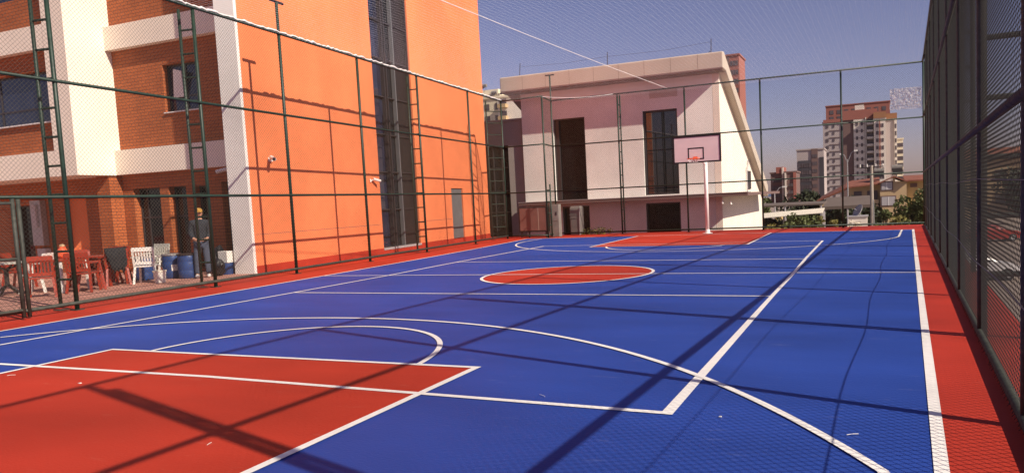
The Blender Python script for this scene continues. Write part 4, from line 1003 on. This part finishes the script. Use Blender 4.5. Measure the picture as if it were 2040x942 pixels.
# cream apartment block on the left
t, w_, h = tower(150, 940, 1040, 196, 'cream2', 'cream apartment block with solar tanks between the orange block and the hall', name='apartment_block', depth=14)
x = lambda px: (px-940)/100*w_
MB().box(x(958), x(990), 1, 10, h+.5, h+2.4).build('stair_tower', 'cream2', t); MB().box(x(992), x(1040), -.25, .4, h-16, h-.6).build('corner_bay', 'white', t)
grid(t, x(962), x(978), h-12, h-.6, 1, 4, 1.3, 1.5, y=-.1); grid(t, x(986), x(992), h-12, h-.6, 1, 4, .9, 1.5, y=-.1)
for k in range(4):
    z = h-2.9*k-2.6; bo = MB().box(x(996), x(1012), -1.5, -.26, z, z+.9).build('balcony', 'tan', t); MB().box(x(997), x(1010), -.4, -.27, z+.9, z+2.2).build('balcony_opening', 'twin', bo)
def solar(X, Y, Z, label, s=1.0):
    t = thing('solar_tank', (X, Y, Z), label, 'water tank', 0, 'solar water tanks on roofs')
    MB().tube([(-.6, 0, .9), (.6, 0, .9)], .35, 16).build('tank', 'tank', t)
    MB().bar((-.5, -.2, 0), (-.5, 0, .9), .06, .06).bar((.5, -.2, 0), (.5, 0, .9), .06, .06).build('stand', 'iron', t)
    k = MB(); k.bar((0, -1.2, .1), (0, -.2, .75), 1.1, .06); k.build('collector', 'char', t); t.scale = (s, s, s); return t
base_h = h-6
for i, (px, dz) in enumerate(((966, 2.5), (986, .6), (1004, .6), (1016, .6), (1026, .6))):
    p = at(px, 200, 151); solar(p.x, 151, base_h+dz, ['solar water tank topmost on the cream block stair tower', 'solar water tank on the cream block roof next to the stair tower', 'solar water tank in the middle of the cream block roof', 'solar water tank right of the middle on the cream block roof', 'solar water tank at the right end of the cream block roof'][i], 1.15)

# ---- tan house
Y = 85
t = thing('tan_house', (0, Y, -7), 'two storey tan house with white framed windows and clay tiled roof', 'house')
def hx(px): return at(px, 360, Y).x
zE = at(1780, 362, Y).z+7
MB().xprism([(0, 0), (9, 0), (9, zE), (0, zE)], hx(1753), hx(1806)).build('gable_wall', 'tan', t)
MB().box(hx(1690), hx(1753), 1.6, 9, 0, zE-.2).build('wall', 'tan', t)
MB().box(hx(1806), hx(1865), 1.2, 9, 0, zE+.1).build('side_wall', 'ystucco', t)
for (a, b, c, d) in ((1756, 1777, 363, 378), (1756, 1783, 392, 409)):
    x0, x1 = hx(a), hx(b); z1, z0 = at(1768, c, Y).z+7, at(1768, d, Y).z+7
    f = MB(); f.box(x0-.12, x1+.12, -.06, -.01, z0-.12, z1+.12); fo = f.build('window', 'tbrown', t)
    MB().box(x0, x1, -.09, -.061, z0, z1).build('pane', 'lgrey', fo); xm = (x0+x1)/2
    MB().box(xm-.05, xm+.05, -.11, -.091, z0, z1).build('mullion', 'pvc', fo)
x0, x1 = hx(1814), hx(1828); z1, z0 = at(1820, 365, Y).z+7, at(1820, 373, Y).z+7
MB().box(x0, x1, 1.12, 1.19, z0, z1).build('window', 'tbrown', t)
for z in (zE-3.3, zE-6.2):
    bo = MB().box(hx(1690), hx(1752), .2, 1.6, z, z+.25).build('balcony', 'rooft', t); MB().box(hx(1722), hx(1750), .2, .3, z+.25, z+1.2).build('railing', 'tan', bo)
    MB().box(hx(1700), hx(1716), 1.5, 1.59, z+.3, z+2.3).build('balcony_opening', 'twin', t); MB().box(hx(1727), hx(1748), 1.5, 1.59, z+.3, z+2.3).build('balcony_opening', 'twin', t)
k = MB(); xa, xb, xr = hx(1686), hx(1809), hx(1757)
def slab(A, th=.16):
    m_ = MB(); n = len(A); m_.v = [tuple(p) for p in A]+[(p[0], p[1], p[2]-th) for p in A]; m_.f = [tuple(range(n)), tuple(range(2*n-1, n-1, -1))]+[(i, i+n, (i+1) % n+n, (i+1) % n) for i in range(n)]; return m_
zr = zE+.7
slab([(hx(1752), -.5, zE), (hx(1781), -.5, zr), (hx(1781), 10, zr), (hx(1752), 10, zE)]).build('roof', 'rooft', t); slab([(hx(1781), -.5, zr), (hx(1809), -.5, zE), (hx(1809), 10, zE), (hx(1781), 10, zr)]).build('roof', 'rooft', t)
slab([(hx(1684), .6, zE-.4), (hx(1753), .6, zE-.1), (hx(1753), 6, zE+.75), (hx(1684), 6, zE+.35)]).build('roof', 'rooft', t)
slab([(hx(1802), .3, zE+.1), (hx(1870), .3, zE+.1), (hx(1870), 6, zE+.75), (hx(1802), 6, zE+.75)]).build('roof', 'rooft', t)
MB().xprism([(-.05, zE-.02), (-.01, zE-.02), (-.01, zr-.15), (-.05, zr-.15)], hx(1779), hx(1783)).build('gable_peak', 'tan', t)
solar(hx(1752), Y+3, zr-7.1, 'grey solar water tank on the left of the tan house roof', .95); solar(hx(1789), Y+3, zr-6.9, 'grey solar water tank on the right of the tan house roof', 1.05)
# long low tiled roof left of the house
t = thing('low_house', (hx(1618), 92, -7), 'low house with a long sloping clay tiled roof left of the tan house', 'house')
a = at(1618, 400, 92); b = at(1690, 362, 92); w_ = b.x-a.x; za, zb = a.z+7, b.z+7
MB().box(.4, w_, .3, 8, 0, za-.3).build('wall', 'tan', t)
slab([(0, 0, za), (w_, 0, zb-.5), (w_, 6, zb+.3), (0, 6, za+.35)], .25).build('roof', 'rooft', t)
for i in range(3): MB().box(w_*(.3+.2*i), w_*(.3+.2*i)+.9, .2, .29, za-2.4, za-1.2).build('window', 'twin', t)
# yellow shed by the hall
t = thing('yellow_shed', (at(1512, 440, 48).x-.6, 48, GZ), 'small yellow shed below the left end of the pale awning', 'shed')
hh = at(1515, 443, 48).z-GZ
MB().box(0, 1.7, 0, 1.5, 0, hh).build('wall', 'ystucco', t); MB().box(1.9, 2.4, 0, 1.5, 0, hh+.6).build('wall', 'ystucco', t); MB().box(-.1, 2.5, -.1, 1.6, hh+.6, hh+.7).build('roof', 'ystucco', t)
# ---- what stands beyond the right fence
rnd = random.Random(3)
for i, (X, Yt, h_, r_) in enumerate([(13.5, 75, 6.2, 2.6), (19, 62, 6.0, 2.6), (26, 66, 6.6, 2.8), (33, 60, 6.0, 2.8), (40, 64, 6.5, 3.0), (48, 60, 6.0, 3.0), (23, 90, 7.4, 3.2)]):
    tree('street_tree', (X, Yt, GZ), h_, r_, 1700, 'leafd', ['dark street tree nearest the far right corner of the court', 'dark street tree behind the white car', 'second dark street tree seen through the right fence', 'third dark street tree seen through the right fence', 'fourth dark street tree seen through the right fence', 'dark street tree farthest right seen through the fence', 'tall dark street tree behind the others beyond the right fence'][i], 'tree', .2, .34, group='street trees beyond the right fence')
for i, (X, Yt, w_, h_, m_) in enumerate([(16, 110, 12, 9.5, 'tan'), (30, 105, 14, 8.0, 'tgrey'), (46, 100, 16, 9.0, 'tbrown')]):
    t = thing('street_house', (X, Yt, GZ-1), ['tan house beyond the right fence left of its neighbours', 'grey house beyond the right fence between its neighbours', 'brown house beyond the right fence right of its neighbours'][i], 'house', 0, 'houses beyond the right fence')
    MB().box(0, w_, 0, 9, 0, h_).build('wall', m_, t); k = MB(); k.xprism([(-.5, h_), (9.5, h_), (4.5, h_+1.8)], -.5, w_+.5); k.build('roof', 'rooft', t)
    grid(t, 1, w_-1, 2, h_-.5, 4, 2, 1.3, 1.4)
t = thing('street_wall', (20, 50, GZ), 'low pale wall along the far side of the street', 'wall'); MB().box(-2, 30, 0, .25, 0, 1.0).box(-2.05, 30.05, -.05, .3, 1.0, 1.1).build('wall', 'concrete', t)
